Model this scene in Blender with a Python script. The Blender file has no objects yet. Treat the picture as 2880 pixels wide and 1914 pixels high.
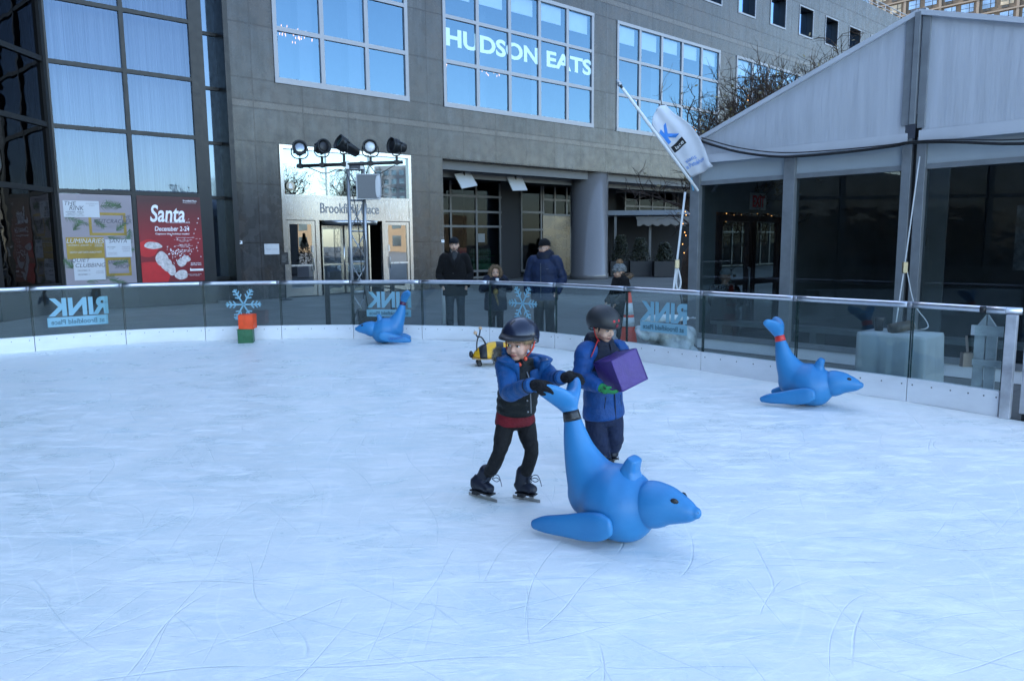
import bpy, math, random
from mathutils import Vector, Matrix, Euler, noise as mnoise
R = math.radians
scene = bpy.context.scene
COL = scene.collection

# ------------------------------------------------------------------ camera, sky, sun, exposure
FPX, CU, CV = 2102.0, 1440.0, 957.0            # focal length and centre of the 2880 x 1914 photograph
PITCH, ROLL, CAMH, AZ = R(7.447), R(-0.489), 1.72, R(48.0)
_f = Vector((0, math.cos(PITCH), -math.sin(PITCH)))
_u0 = Vector((0, math.sin(PITCH), math.cos(PITCH)))
_x0 = Vector((1, 0, 0))
_x = _x0*math.cos(ROLL) + _u0*math.sin(ROLL)
_u = -_x0*math.sin(ROLL) + _u0*math.cos(ROLL)
CAM = Vector((0, 0, CAMH))
cd = bpy.data.cameras.new('camera')
cam = bpy.data.objects.new('camera', cd)
COL.objects.link(cam)
cam.matrix_world = Matrix(((_x.x, _u.x, -_f.x, 0), (_x.y, _u.y, -_f.y, 0), (_x.z, _u.z, -_f.z, CAMH), (0, 0, 0, 1)))
cd.sensor_width = 36.0
cd.lens = FPX/2880*36.0
cd.clip_start, cd.clip_end = 0.05, 2000
scene.camera = cam

SUN_EL, SUN_DIR = 27.0, Vector((-0.74, 0.67, 0)).normalized()
SUN_ROT = math.atan2(SUN_DIR.x, SUN_DIR.y)
w = bpy.data.worlds.new('World')
scene.world = w
w.use_nodes = True
wn = w.node_tree
sky = wn.nodes.new('ShaderNodeTexSky')
sky.sky_type = 'NISHITA'
sky.sun_disc = False
sky.sun_elevation = R(SUN_EL)
sky.sun_rotation = SUN_ROT
sky.air_density, sky.dust_density, sky.ozone_density = 0.9, 0.8, 0.6
wn.links.new(sky.outputs[0], wn.nodes['Background'].inputs[0])
wn.nodes['Background'].inputs[1].default_value = 0.12
sd = bpy.data.lights.new('sun', 'SUN')
sd.energy, sd.angle, sd.color = 3.0, R(0.53), (1.0, 0.93, 0.82)
so = bpy.data.objects.new('sun', sd)
COL.objects.link(so)
_sv = Vector((SUN_DIR.x*math.cos(R(SUN_EL)), SUN_DIR.y*math.cos(R(SUN_EL)), math.sin(R(SUN_EL))))
so.rotation_euler = (-_sv).to_track_quat('-Z', 'Y').to_euler()
so.location = (-30, 30, 60)
vs = scene.view_settings
vs.view_transform, vs.look, vs.gamma, vs.use_curve_mapping = 'Standard', 'None', 1.0, False
vs.exposure = 2.75
scene.cycles.max_bounces = 8
scene.cycles.transparent_max_bounces = 16
scene.cycles.sample_clamp_indirect = 6.0

# ------------------------------------------------------------------ places read off the photograph
def ray(a, b): return _f + _x*((a-CU)/FPX) - _u*((b-CV)/FPX)
def G(a, b, z=0.0):                              # point of a horizontal plane
    d = ray(a, b); return CAM + d*((z-CAMH)/d.z)
def A(a, b, Y):                                  # point at a depth
    d = ray(a, b); return CAM + d*(Y/d.y)
DV = Vector((math.sin(AZ), math.cos(AZ), 0))     # along the granite front
NV = Vector((math.cos(AZ), -math.sin(AZ), 0))    # out of it
ROTF = R(90)-AZ                                  # facade frame: x = DV, y = into the wall
ROTT = -AZ                                       # tent frame: x = NV, y = DV
FD = 23.2
def FW(s, n=0.0, z=0.0): return DV*s + NV*(n-FD) + Vector((0, 0, z))
def TW(n, s, z=0.0): return NV*n + DV*s + Vector((0, 0, z))

# ------------------------------------------------------------------ mesh helpers
class MB:
    def __init__(self): self.v, self.f, self.m, self.s = [], [], [], []
    def add(self, vs, fs, mi=0, smooth=False, T=None):
        o = len(self.v)
        for p in vs:
            p = Vector(p)
            self.v.append(T @ p if T is not None else p)
        for q in fs:
            self.f.append([o+i for i in q]); self.m.append(mi); self.s.append(smooth)
        return self
    def box(self, x0, x1, y0, y1, z0, z1, mi=0, T=None):
        vs = [(x0,y0,z0),(x1,y0,z0),(x1,y1,z0),(x0,y1,z0),(x0,y0,z1),(x1,y0,z1),(x1,y1,z1),(x0,y1,z1)]
        return self.add(vs, [(0,3,2,1),(4,5,6,7),(0,1,5,4),(1,2,6,5),(2,3,7,6),(3,0,4,7)], mi, False, T)
    def bar(self, a, b, wd, ht, up=(0,0,1), mi=0):  # rectangular bar between two points
        a, b = Vector(a), Vector(b); d = b-a; L = d.length; d = d/L
        s = d.cross(Vector(up))
        if s.length < 1e-4: s = d.cross(Vector((1,0,0)))
        s.normalize(); t = s.cross(d)
        T = Matrix(((d.x,s.x,t.x,a.x),(d.y,s.y,t.y,a.y),(d.z,s.z,t.z,a.z),(0,0,0,1)))
        return self.box(0, L, -wd/2, wd/2, -ht/2, ht/2, mi, T)
    def quad(self, a, b, c, d, mi=0): return self.add([a,b,c,d], [(0,1,2,3)], mi)
    def prism(self, poly, y0, y1, mi=0, T=None):   # poly in (x, z), extruded in y
        n = len(poly)
        vs = [(p[0], y0, p[1]) for p in poly]+[(p[0], y1, p[1]) for p in poly]
        fs = [tuple(range(n)), tuple(range(2*n-1, n-1, -1))]
        fs += [(i, n+i, n+(i+1) % n, (i+1) % n) for i in range(n)]
        return self.add(vs, fs, mi, False, T)
    def loft(self, pts, ra, rb=None, side=(1,0,0), seg=12, sub=4, cap=True, mi=0, sq=1.0, T=None, smooth=True, ck=1.0):
        """elliptical sections along a smooth path; ra across 'side', rb the other way"""
        P = [Vector(p) for p in pts]; n = len(P)
        if not hasattr(ra, '__len__'): ra = [ra]*n
        if rb is None: rb = ra
        if not hasattr(rb, '__len__'): rb = [rb]*n
        def cr(a, i, t):
            q = [a[max(0, min(n-1, i+k))] for k in (-1, 0, 1, 2)]
            return 0.5*((2*q[1])+(q[2]-q[0])*t+(2*q[0]-5*q[1]+4*q[2]-q[3])*t*t+(3*q[1]-q[0]-3*q[2]+q[3])*t**3)
        S = []
        for i in range(n-1):
            for k in range(sub):
                t = k/sub; S.append((cr(P,i,t), max(1e-4, cr(ra,i,t)), max(1e-4, cr(rb,i,t))))
        S.append((P[-1], ra[-1], rb[-1]))
        sv = Vector(side)
        st, st2 = [], []
        for i, (c, a, b) in enumerate(S):
            t = (S[min(i+1, len(S)-1)][0]-S[max(i-1, 0)][0])
            t = t.normalized() if t.length > 1e-9 else Vector((0,0,1))
            x = sv-t*sv.dot(t)
            if x.length < 1e-3: x = Vector((0,1,0))-t*t.y
            x.normalize(); st2.append((c, t, x, t.cross(x), a, b)); sv = x if side is None else sv
        if cap:
            c, t, x, y, a, b = st2[0]; h = min(a, b)*ck
            st += [(c-t*h*math.sin(q), t, x, y, a*math.cos(q), b*math.cos(q)) for q in (1.45, 1.0, 0.5)]
            st += st2
            c, t, x, y, a, b = st2[-1]; h = min(a, b)*ck
            st += [(c+t*h*math.sin(q), t, x, y, a*math.cos(q), b*math.cos(q)) for q in (0.5, 1.0, 1.45)]
        else: st = st2
        vs, fs = [], []
        for c, t, x, y, a, b in st:
            for k in range(seg):
                q = 2*math.pi*k/seg; cx, sx = math.cos(q), math.sin(q)
                if sq != 1.0:
                    cx = math.copysign(abs(cx)**sq, cx); sx = math.copysign(abs(sx)**sq, sx)
                vs.append(c+x*(a*cx)+y*(b*sx))
        m = len(st)
        for i in range(m-1):
            for k in range(seg):
                fs.append((i*seg+k, i*seg+(k+1) % seg, (i+1)*seg+(k+1) % seg, (i+1)*seg+k))
        fs.append(tuple(range(seg-1, -1, -1))); fs.append(tuple((m-1)*seg+k for k in range(seg)))
        return self.add(vs, fs, mi, smooth, T)
    def tube(self, pts, r, seg=8, sub=1, mi=0, T=None, cap=False): return self.loft(pts, r, None, (0.13,0.31,0.94), seg, sub, cap, mi, 1.0, T)
    def ell(self, c, r, rot=None, seg=16, mi=0, T=None):
        if not hasattr(r, '__len__'): r = (r, r, r)
        M_ = Matrix.Translation(Vector(c)) @ (rot.to_4x4() if rot is not None else Matrix()) @ Matrix.Diagonal((*r, 1))
        if T is not None: M_ = T @ M_
        n = max(5, seg*2//3); vs = [(0,0,-1)]; fs = []
        for i in range(1, n):
            a = -math.pi/2+math.pi*i/n
            vs += [(math.cos(a)*math.cos(2*math.pi*k/seg), math.cos(a)*math.sin(2*math.pi*k/seg), math.sin(a)) for k in range(seg)]
        vs.append((0,0,1))
        for k in range(seg): fs.append((0, 1+(k+1) % seg, 1+k))
        for i in range(n-2):
            for k in range(seg):
                a = 1+i*seg; fs.append((a+k, a+(k+1) % seg, a+seg+(k+1) % seg, a+seg+k))
        e = len(vs)-1; a = 1+(n-2)*seg
        for k in range(seg): fs.append((a+k, a+(k+1) % seg, e))
        return self.add(vs, fs, mi, True, M_)
    def lathe(self, prof, c=(0,0,0), seg=24, mi=0, T=None, smooth=True):
        vs, fs = [], []; n = len(prof)
        for r, z in prof: vs += [(c[0]+r*math.cos(2*math.pi*k/seg), c[1]+r*math.sin(2*math.pi*k/seg), c[2]+z) for k in range(seg)]
        for i in range(n-1):
            for k in range(seg): fs.append((i*seg+k, i*seg+(k+1) % seg, (i+1)*seg+(k+1) % seg, (i+1)*seg+k))
        fs.append(tuple(range(seg-1, -1, -1))); fs.append(tuple((n-1)*seg+k for k in range(seg)))
        return self.add(vs, fs, mi, smooth, T)
    def spikes(self, c, r, n, ln, wd, seed=0, rot=None, lo=-1.0):  # tufts of fur
        rnd = random.Random(seed)
        for _ in range(n):
            z = rnd.uniform(lo, 1); a = rnd.uniform(0, 6.283); q = math.sqrt(1-z*z)
            d = Vector((q*math.cos(a), q*math.sin(a), z)); p = Vector((d.x*r[0], d.y*r[1], d.z*r[2]))
            if rot is not None: d = rot @ d; p = rot @ p
            p = p+Vector(c); e = (d+Vector((rnd.gauss(0,.5), rnd.gauss(0,.5), rnd.gauss(0,.5)))).normalized()
            s = e.orthogonal().normalized(); t = e.cross(s); L = ln*rnd.uniform(.6, 1.3)
            self.add([p+s*wd, p-s*wd*.5+t*wd*.87, p-s*wd*.5-t*wd*.87, p+e*L], [(0,1,3),(1,2,3),(2,0,3)])
    def build(self, name, mat, parent=None, voxel=None, smooth_it=0, bevel=0, loc=None, rotz=None, seg=2):
        me = bpy.data.meshes.new(name)
        me.from_pydata([tuple(p) for p in self.v], [], self.f)
        mats = mat if isinstance(mat, (list, tuple)) else [mat]
        if voxel:
            tmp = bpy.data.objects.new('tmp', me); COL.objects.link(tmp)
            md = tmp.modifiers.new('r', 'REMESH'); md.mode = 'VOXEL'; md.voxel_size = voxel; md.use_smooth_shade = True
            if smooth_it:
                sm = tmp.modifiers.new('s', 'SMOOTH'); sm.factor = .5; sm.iterations = smooth_it
            me2 = bpy.data.meshes.new_from_object(tmp.evaluated_get(bpy.context.evaluated_depsgraph_get()))
            bpy.data.objects.remove(tmp); bpy.data.meshes.remove(me); me = me2; me.name = name
            me.polygons.foreach_set('use_smooth', [True]*len(me.polygons))
            me.materials.clear()
            for q in mats: me.materials.append(q)
        else:
            for q in mats: me.materials.append(q)
            me.polygons.foreach_set('material_index', self.m)
            me.polygons.foreach_set('use_smooth', self.s)
        me.update()
        o = bpy.data.objects.new(name, me); COL.objects.link(o)
        if parent is not None: o.parent = parent
        if loc is not None: o.location = loc
        if rotz is not None: o.rotation_euler = (0, 0, rotz)
        if bevel:
            b = o.modifiers.new('bevel', 'BEVEL'); b.width = bevel; b.segments = seg; b.limit_method = 'ANGLE'; b.angle_limit = R(40)
        return o

def tag(o, label, cat, group=None):
    o['label'] = label; o['category'] = cat
    if group: o['group'] = group
    return o
def thing(name, label, cat, loc=(0,0,0), rotz=0.0, group=None):
    o = bpy.data.objects.new(name, None); COL.objects.link(o)
    o.location = loc; o.rotation_euler = (0, 0, rotz); o.empty_display_size = .2
    return tag(o, label, cat, group)
def struct(o): o['kind'] = 'structure'; return o
def dup(root, loc=None, rotz=None, label=None, rename=None):
    r = root.copy(); COL.objects.link(r)
    if loc is not None: r.location = loc
    if rotz is not None: r.rotation_euler = (0, 0, rotz)
    if label: r['label'] = label
    for ch in list(root.children):
        c = ch.copy(); COL.objects.link(c); c.parent = r
        for g in list(ch.children):
            d = g.copy(); COL.objects.link(d); d.parent = c
    return r
def text(name, s, size, mat, parent, T, bold=0.0, ext=0.002, align='CENTER', shear=0.0, spacing=1.0, sx=1.0, box=None):
    """lettering mesh; T maps (x right, y up, z out) to the parent's frame"""
    cu = bpy.data.curves.new(name, 'FONT'); cu.body = s; cu.size = size; cu.align_x = align; cu.align_y = 'CENTER'
    cu.offset = bold; cu.extrude = ext; cu.shear = shear; cu.space_character = spacing; cu.resolution_u = 4
    t = bpy.data.objects.new('t', cu); COL.objects.link(t)
    me = bpy.data.meshes.new_from_object(t.evaluated_get(bpy.context.evaluated_depsgraph_get()))
    bpy.data.objects.remove(t); bpy.data.curves.remove(cu)
    if box:                                           # stretch the word to its measured width and height
        X = [p.co.x for p in me.vertices]; Y = [p.co.y for p in me.vertices]
        a, b, c, d = min(X), max(X), min(Y), max(Y)
        for p in me.vertices:
            p.co.x = ((p.co.x-a)/(b-a)-.5)*box[0]; p.co.y = ((p.co.y-c)/(d-c)-.5)*box[1]
    me.transform(T @ Matrix.Diagonal((sx, 1, 1, 1)))
    if T.determinant()*sx < 0: me.flip_normals()
    me.name = name; me.materials.clear(); me.materials.append(mat)
    o = bpy.data.objects.new(name, me); COL.objects.link(o); o.parent = parent
    return o
def frame(o, x, y):                                # text frame from origin, x axis, y axis
    o, x, y = Vector(o), Vector(x).normalized(), Vector(y).normalized(); z = x.cross(y)
    return Matrix(((x.x,y.x,z.x,o.x),(x.y,y.y,z.y,o.y),(x.z,y.z,z.z,o.z),(0,0,0,1)))

# ------------------------------------------------------------------ materials
class NT:
    def __init__(self, name):
        self.mat = bpy.data.materials.new(name); self.mat.use_nodes = True
        self.t = self.mat.node_tree; self.t.nodes.clear()
        self.out = self.n('OutputMaterial')
    def n(self, kind, **kw):
        q = self.t.nodes.new('ShaderNode'+kind)
        for k, v in kw.items(): setattr(q, k, v)
        return q
    def set(self, node, **kw):
        for k, v in kw.items():
            i = node.inputs[k.replace('_', ' ')] if not k.startswith('i') or not k[1:].isdigit() else node.inputs[int(k[1:])]
            if isinstance(v, bpy.types.NodeSocket): self.t.links.new(v, i)
            else: i.default_value = v
        return node
    def math(self, op, a, b=0.0, c=0.0):
        q = self.n('Math', operation=op); self.set(q, i0=a, i1=b, i2=c); return q.outputs[0]
    def mix(self, f, a, b, blend='MIX'):
        q = self.n('Mix', data_type='RGBA', blend_type=blend)
        for i, v in ((0, f), (6, a), (7, b)):
            if isinstance(v, bpy.types.NodeSocket): self.t.links.new(v, q.inputs[i])
            else: q.inputs[i].default_value = v if i == 0 else (*v[:3], 1)
        return q.outputs[2]
    def coord(self, scale=(1,1,1), rot=(0,0,0), kind='Object', loc=(0,0,0)):
        c = self.n('TexCoord'); m = self.n('Mapping'); self.t.links.new(c.outputs[kind], m.inputs[0])
        m.inputs['Scale'].default_value = scale; m.inputs['Rotation'].default_value = rot; m.inputs['Location'].default_value = loc
        return m.outputs[0]
    def noise(self, vec, scale=5.0, detail=3.0, rough=.5, dist=0.0):
        q = self.n('TexNoise'); self.set(q, Vector=vec, Scale=scale, Detail=detail, Roughness=rough, Distortion=dist); return q.outputs[0]
    def ramp(self, f, *st):
        q = self.n('ValToRGB'); self.t.links.new(f, q.inputs[0]); e = q.color_ramp.elements
        while len(e) < len(st): e.new(.5)
        for k, (p, c) in zip(e, st): k.position = p; k.color = (*c[:3], 1) if hasattr(c, '__len__') else (c, c, c, 1)
        return q.outputs[0]
    def bsdf(self, **kw):
        b = self.n('BsdfPrincipled'); self.set(b, **kw); self.t.links.new(b.outputs[0], self.out.inputs[0]); return b
    def bump(self, h, strength=.3, dist=.01):
        b = self.n('Bump'); self.set(b, Height=h, Strength=strength, Distance=dist); return b.outputs[0]

def M(name, col, r=.5, metal=0.0, var=.12, vs=5.0, bump=0.0, bs=60.0, spec=.5, coat=0.0, sheen=0.0, trans=None, stretch=(1,1,1), emit=0.0, bd=.01):
    t = NT(name); v = t.coord(stretch)
    f = t.noise(v, vs, 5, .6)
    c = t.ramp(f, (.3, [x*(1-var) for x in col]), (.7, [min(1, x*(1+var)) for x in col]))
    rr = t.ramp(f, (.3, max(0, r-.07)), (.7, min(1, r+.07)))
    b = t.bsdf(Base_Color=c, Roughness=rr, Metallic=metal)
    b.inputs['Specular IOR Level'].default_value = spec
    b.inputs['Coat Weight'].default_value = coat
    if sheen: b.inputs['Sheen Weight'].default_value = sheen; b.inputs['Sheen Roughness'].default_value = .4
    if bump: t.set(b, Normal=t.bump(t.noise(v, bs, 4, .6), bump, bd))
    if emit: t.set(b, Emission_Color=(*col, 1), Emission_Strength=emit)
    return t.mat
def thin_glass(name, tint=(.8,.86,.86), refl=(1,1,1), f0=1.5, rough=0.0, boost=0.0, bumpy=0.0, bscale=(1,1,1)):
    """a pane: lets light through tinted and mirrors by angle"""
    t = NT(name)
    tr = t.n('BsdfTransparent'); t.set(tr, Color=(*tint, 1))
    gl = t.n('BsdfGlossy'); t.set(gl, Color=(*refl, 1), Roughness=rough)
    fr = t.n('Fresnel'); ge_ = t.n('NewGeometry'); t.set(fr, IOR=t.math('ADD', f0, t.math('MULTIPLY', ge_.outputs['Backfacing'], 1/f0-f0)))  # same mirror from both faces
    if bumpy:
        nb = t.bump(t.noise(t.coord(bscale), 1.0, 2), bumpy, .05); t.set(gl, Normal=nb)
    fac = t.math('MINIMUM', t.math('ADD', fr.outputs[0], boost), 1.0)
    mx = t.n('MixShader'); t.set(mx, i0=fac, i1=tr.outputs[0], i2=gl.outputs[0])
    t.t.links.new(mx.outputs[0], t.out.inputs[0])
    return t.mat
def emission(name, col, k):
    t = NT(name); e = t.n('Emission'); t.set(e, Color=(*col, 1), Strength=k); t.t.links.new(e.outputs[0], t.out.inputs[0]); return t.mat

def granite_mat():
    t = NT('grey_granite')
    co = t.n('TexCoord').outputs['Object']
    sx = t.n('SeparateXYZ'); t.set(sx, Vector=co); X, Z = sx.outputs[0], sx.outputs[2]
    def near(v, period, off, wd):
        m = t.math('PINGPONG', t.math('SUBTRACT', v, off), period/2.0)
        return t.math('LESS_THAN', m, wd)
    jv = near(X, 1.662, 10.14-17, .018)
    zj = None
    for z in (1.78, 3.62, 4.93, 5.95, 6.17, 6.83, 8.45, 10.08, 11.7, 12.3, 12.55, 13.35, 15.75, 16.6):
        q = t.math('LESS_THAN', t.math('ABSOLUTE', t.math('SUBTRACT', Z, z)), .016)
        zj = q if zj is None else t.math('MAXIMUM', zj, q)
    j = t.math('MAXIMUM', jv, zj)
    v1 = t.coord((1,1,1))
    sp = t.ramp(t.noise(v1, 42, 4, .75), (.36, .50), (.64, 1.45))
    cl = t.ramp(t.noise(v1, .55, 5, .62), (.3, .60), (.7, 1.30))
    st = t.ramp(t.noise(t.coord((2.4, 2.4, .16)), 1.6, 5, .65), (.42, .52), (.6, 1.10))
    cell = t.n('TexWhiteNoise', noise_dimensions='2D')
    cx = t.math('FLOOR', t.math('DIVIDE', t.math('SUBTRACT', X, 10.14-17), 1.662)); cz = t.math('FLOOR', t.math('DIVIDE', t.math('SUBTRACT', Z, 6.83), 1.62))
    cb = t.n('CombineXYZ'); t.set(cb, X=cx, Y=cz); t.set(cell, Vector=cb.outputs[0])
    pv = t.ramp(cell.outputs[0], (0, .70), (1, 1.24))
    base = t.mix(1.0, t.mix(1.0, t.mix(1.0, t.mix(1.0, (.043,.044,.046), sp, 'MULTIPLY'), cl, 'MULTIPLY'), st, 'MULTIPLY'), pv, 'MULTIPLY')
    base = t.mix(t.ramp(t.noise(t.coord((1,1,1), loc=(7,3,1)), .9, 5, .6), (.46, 0), (.62, .55)), base, t.mix(1.0, (.056,.043,.036), sp, 'MULTIPLY'))
    low = t.math('MULTIPLY', t.math('GREATER_THAN', Z, 5.96), t.math('LESS_THAN', Z, 6.16))
    hi = t.math('MULTIPLY', t.math('GREATER_THAN', Z, 12.31), t.math('LESS_THAN', Z, 12.54))
    band = t.math('MAXIMUM', low, hi)
    base = t.mix(t.math('MULTIPLY', band, .8), base, t.mix(1.0, (.085,.074,.066), sp, 'MULTIPLY'))
    base = t.mix(t.math('MULTIPLY', j, .8), base, (.016,.011,.010))
    b = t.bsdf(Base_Color=base, Roughness=t.ramp(t.noise(v1, 3, 4), (.3, .20), (.7, .34)))
    t.set(b, Normal=t.bump(t.math('SUBTRACT', 1.0, j), .5, .01))
    return t.mat

def ice_mat():
    t = NT('skated_ice')
    v = t.coord()
    big = t.noise(v, .35, 5, .6); mid = t.noise(v, 1.7, 6, .65, .4); fine = t.noise(v, 38, 4, .7)
    def lines(specs):
        # strokes: thin slightly bowed lines in one direction, each kept only where a long narrow mask says so
        acc = None
        for rot, k, wd, seed, m0, bow in specs:
            vv = t.coord((1,1,1), (0, 0, rot), loc=(seed, seed*.7, 0)); sx_ = t.n('SeparateXYZ'); t.set(sx_, Vector=vv)
            u_ = t.math('ADD', t.math('MULTIPLY', sx_.outputs[0], k), t.math('MULTIPLY', t.noise(vv, .55, 1.0), bow*k))
            d = t.math('PINGPONG', u_, .5)
            line = t.math('SUBTRACT', 1.0, t.math('MINIMUM', t.math('DIVIDE', d, wd*k), 1.0))
            cb_ = t.n('CombineXYZ'); t.set(cb_, X=t.math('MULTIPLY', t.math('ROUND', u_), 7.31), Y=t.math('MULTIPLY', sx_.outputs[1], 1.15))
            mask = t.ramp(t.noise(cb_.outputs[0], 1.0, 2), (m0, 0), (m0+.10, 1))
            q = t.math('MULTIPLY', line, mask)
            acc = q if acc is None else t.math('MAXIMUM', acc, q)
        return acc
    # blade cuts (grey-blue), scraped pale lines, and brushed snow in every direction
    cut = lines(((.25, 3.1, .006, 3.1, .505, .9), (.8, 2.6, .005, 9.7, .495, 1.2), (1.25, 3.6, .005, 17.3, .515, .7), (1.75, 2.9, .006, 31.0, .505, 1.1), (2.2, 3.3, .005, 44.5, .505, .9), (2.7, 2.4, .006, 53.0, .495, 1.4), (3.0, 3.9, .004, 67.0, .515, .6), (1.5, 1.3, .010, 71.0, .525, .8)))
    pale = lines(((.1, 3.4, .008, 103.1, .505, .8), (.6, 2.7, .007, 109.7, .505, 1.2), (1.1, 3.0, .009, 117.3, .515, .9), (1.6, 3.7, .007, 131.0, .505, .7), (2.05, 2.5, .010, 144.5, .515, 1.1), (2.5, 3.2, .008, 151.5, .505, .9), (2.95, 1.7, .016, 160.0, .535, .6)))
    sn = None
    for rot, an, nsc, sd in ((.75, 4.5, 1.7, 5), (1.25, 5, 1.6, 25), (1.8, 4.5, 1.8, 45), (2.35, 4, 1.5, 65), (2.95, 3, 1.5, 85)):
        n = t.noise(t.coord((1.3, an, 1), (0, 0, rot), loc=(sd, sd, 0)), nsc, 5, .62, .5)
        q = t.ramp(n, (.56, 0), (.70, 1)); sn = q if sn is None else t.math('MAXIMUM', sn, q)
    dk = None
    for rot, an, nsc, sd in ((.9, 4, 1.4, 205), (1.5, 4.5, 1.2, 225), (2.2, 4, 1.3, 245)):
        n = t.noise(t.coord((1.1, an, 1), (0, 0, rot), loc=(sd, sd, 0)), nsc, 4, .6, .4)
        q = t.ramp(n, (.57, 0), (.72, 1)); dk = q if dk is None else t.math('MAXIMUM', dk, q)
    c = t.ramp(mid, (.28, (.70,.755,.715)), (.5, (.83,.83,.775)), (.75, (.92,.89,.83)))
    c = t.mix(t.math('MULTIPLY', t.ramp(big, (.35, 1), (.6, 0)), .55), c, (.72,.775,.755))
    c = t.mix(t.math('MULTIPLY', dk, .6), c, (.62,.71,.71))
    c = t.mix(t.math('MULTIPLY', sn, .65), c, (.95,.93,.90))
    c = t.mix(t.math('MULTIPLY', t.ramp(fine, (.45, 0), (.8, 1)), .35), c, (.92,.91,.88))
    c = t.mix(t.math('MULTIPLY', pale, .45), c, (.95,.94,.92))
    c = t.mix(t.math('MULTIPLY', cut, .26), c, (.46,.57,.59))
    spk = t.ramp(t.noise(t.coord((1, 1.6, 1), loc=(4, 2, 0)), 9, 2, .5), (.735, 0), (.80, 1))
    spm = t.ramp(t.noise(t.coord(loc=(9, 1, 0)), .55, 2), (.52, 0), (.64, 1))
    c = t.mix(t.math('MULTIPLY', t.math('MULTIPLY', spk, spm), .45), c, (.42,.20,.22))
    rough = t.mix(sn, t.ramp(mid, (.3, .22), (.7, .42)), (.75,.75,.75))
    b = t.bsdf(Base_Color=c, Roughness=rough, IOR=1.31)
    h = t.math('ADD', t.math('MULTIPLY', sn, .6), t.math('SUBTRACT', t.math('MULTIPLY', fine, .5), t.math('MULTIPLY', cut, .8)))
    t.set(b, Normal=t.bump(h, .30, .012))
    return t.mat

def plaza_mat():
    t = NT('plaza_paving')
    v = t.coord((1,1,1), (0,0,-ROTF))
    br = t.n('TexBrick'); br.offset = .5
    t.set(br, Vector=v, Color1=(.135,.14,.135,1), Color2=(.155,.155,.145,1), Mortar=(.115,.115,.115,1), Scale=1.0, Mortar_Size=.012, Brick_Width=1.8, Row_Height=1.2)
    c = t.mix(1.0, br.outputs[0], t.ramp(t.noise(v, .6, 6, .65), (.3, .78), (.7, 1.18)), 'MULTIPLY')
    c = t.mix(1.0, c, t.ramp(t.noise(v, 30, 4, .7), (.35, .85), (.65, 1.12)), 'MULTIPLY')
    b = t.bsdf(Base_Color=c, Roughness=t.ramp(t.noise(v, 1.2, 4), (.3, .5), (.7, .8)))
    return t.mat

GRAN = granite_mat()
ALU = M('brushed_aluminium', (.40,.41,.43), .32, 1.0, .08, 30, stretch=(1,1,.05))
ALUW = M('window_aluminium', (.25,.26,.29), .42, .35, .06, 8)
STEEL = M('door_stainless', (.42,.42,.42), .22, 1.0, .06, 20, stretch=(4,4,.2))
TRUSSM = M('truss_aluminium', (.40,.42,.44), .34, .45, .08, 12)
BLACK = M('black_paint', (.012,.012,.014), .45, 0, .2, 20)
BLACKM = M('black_metal', (.020,.022,.024), .38, .4, .25, 30, bump=.1, bs=80)
DARKMUL = M('dark_mullion_metal', (.006,.0075,.009), .45, 0, .2, 6)
DARKIN = M('dark_interior', (.014,.015,.017), .8, 0, .3, 2)
ROOMM = M('upstairs_room', (.10,.13,.17), .8, 0, .25, .7)
WHITEP = M('white_vinyl', (.78,.80,.82), .4, 0, .04, 5)
BLIND = M('white_roller_blind', (.80,.86,.90), .7, 0, .05, 2)
CURTAIN = M('sheer_curtain', (.30,.33,.38), .8, 0, .35, 3, stretch=(3,3,.06))
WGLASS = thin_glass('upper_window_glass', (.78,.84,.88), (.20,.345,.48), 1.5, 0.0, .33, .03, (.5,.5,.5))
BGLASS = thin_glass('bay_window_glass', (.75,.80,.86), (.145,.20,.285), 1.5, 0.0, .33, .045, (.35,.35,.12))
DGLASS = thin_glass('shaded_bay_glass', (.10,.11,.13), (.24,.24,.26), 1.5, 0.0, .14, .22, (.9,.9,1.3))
SGLASS = thin_glass('shop_glass', (.45,.48,.5), (.085,.10,.115), 1.5, 0.0, .04, .03, (.5,.5,.5))
DOORGL = thin_glass('door_glass', (.40,.44,.46), (.9,.95,1), 1.5, 0.0, .30, .03, (.6,.6,.6))
BULB = emission('warm_bulb', (1.0, .46, .15), .70)
LAMPW = M('flood_panel_white', (.42,.44,.46), .5, 0, .04, 4)
BRONZE = M('dark_bronze_panel', (.018,.018,.019), .5, .3, .3, 3)
SHOPMUL = M('shop_mullion', (.09,.095,.10), .45, .6, .15, 5)

# ------------------------------------------------------------------ ground and ice
mb = MB(); mb.quad((-500,-500,-.02),(500,-500,-.02),(500,500,-.02),(-500,500,-.02))
struct(mb.build('plaza_ground', plaza_mat()))
JP = [G(100,988), G(356,968), G(579,958), G(793,953.6), G(995,952), G(1188,954), G(1377,961), G(1560,980), G(1757,1008.5), G(1970,1042), G(2230,1082), G(2548,1128.5), G(2805,1172)]
dl = (JP[0]-JP[1]); dl.z = 0
JP = [JP[0]+dl*3+Vector((0,-.9,0)), JP[0]+dl*2+Vector((0,-.4,0)), JP[0]+dl+Vector((0,-.1,0))]+JP
for p in JP: p.z = 0.0
GATE_END = JP[-1]
dr = (JP[-1]-JP[-2]).normalized()
poly = [tuple(p) for p in JP]
far = JP[-1]+dr*3.2
poly += [tuple(far), tuple(far+Vector((1.5,-3.5,0))), (9,-9,0), (4,-14,0), (-8,-14,0), (-16,-6,0), (-17,2,0)]
mb = MB(); mb.add(poly, [tuple(range(len(poly)-1, -1, -1))])
struct(mb.build('ice_rink_surface', ice_mat()))

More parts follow.
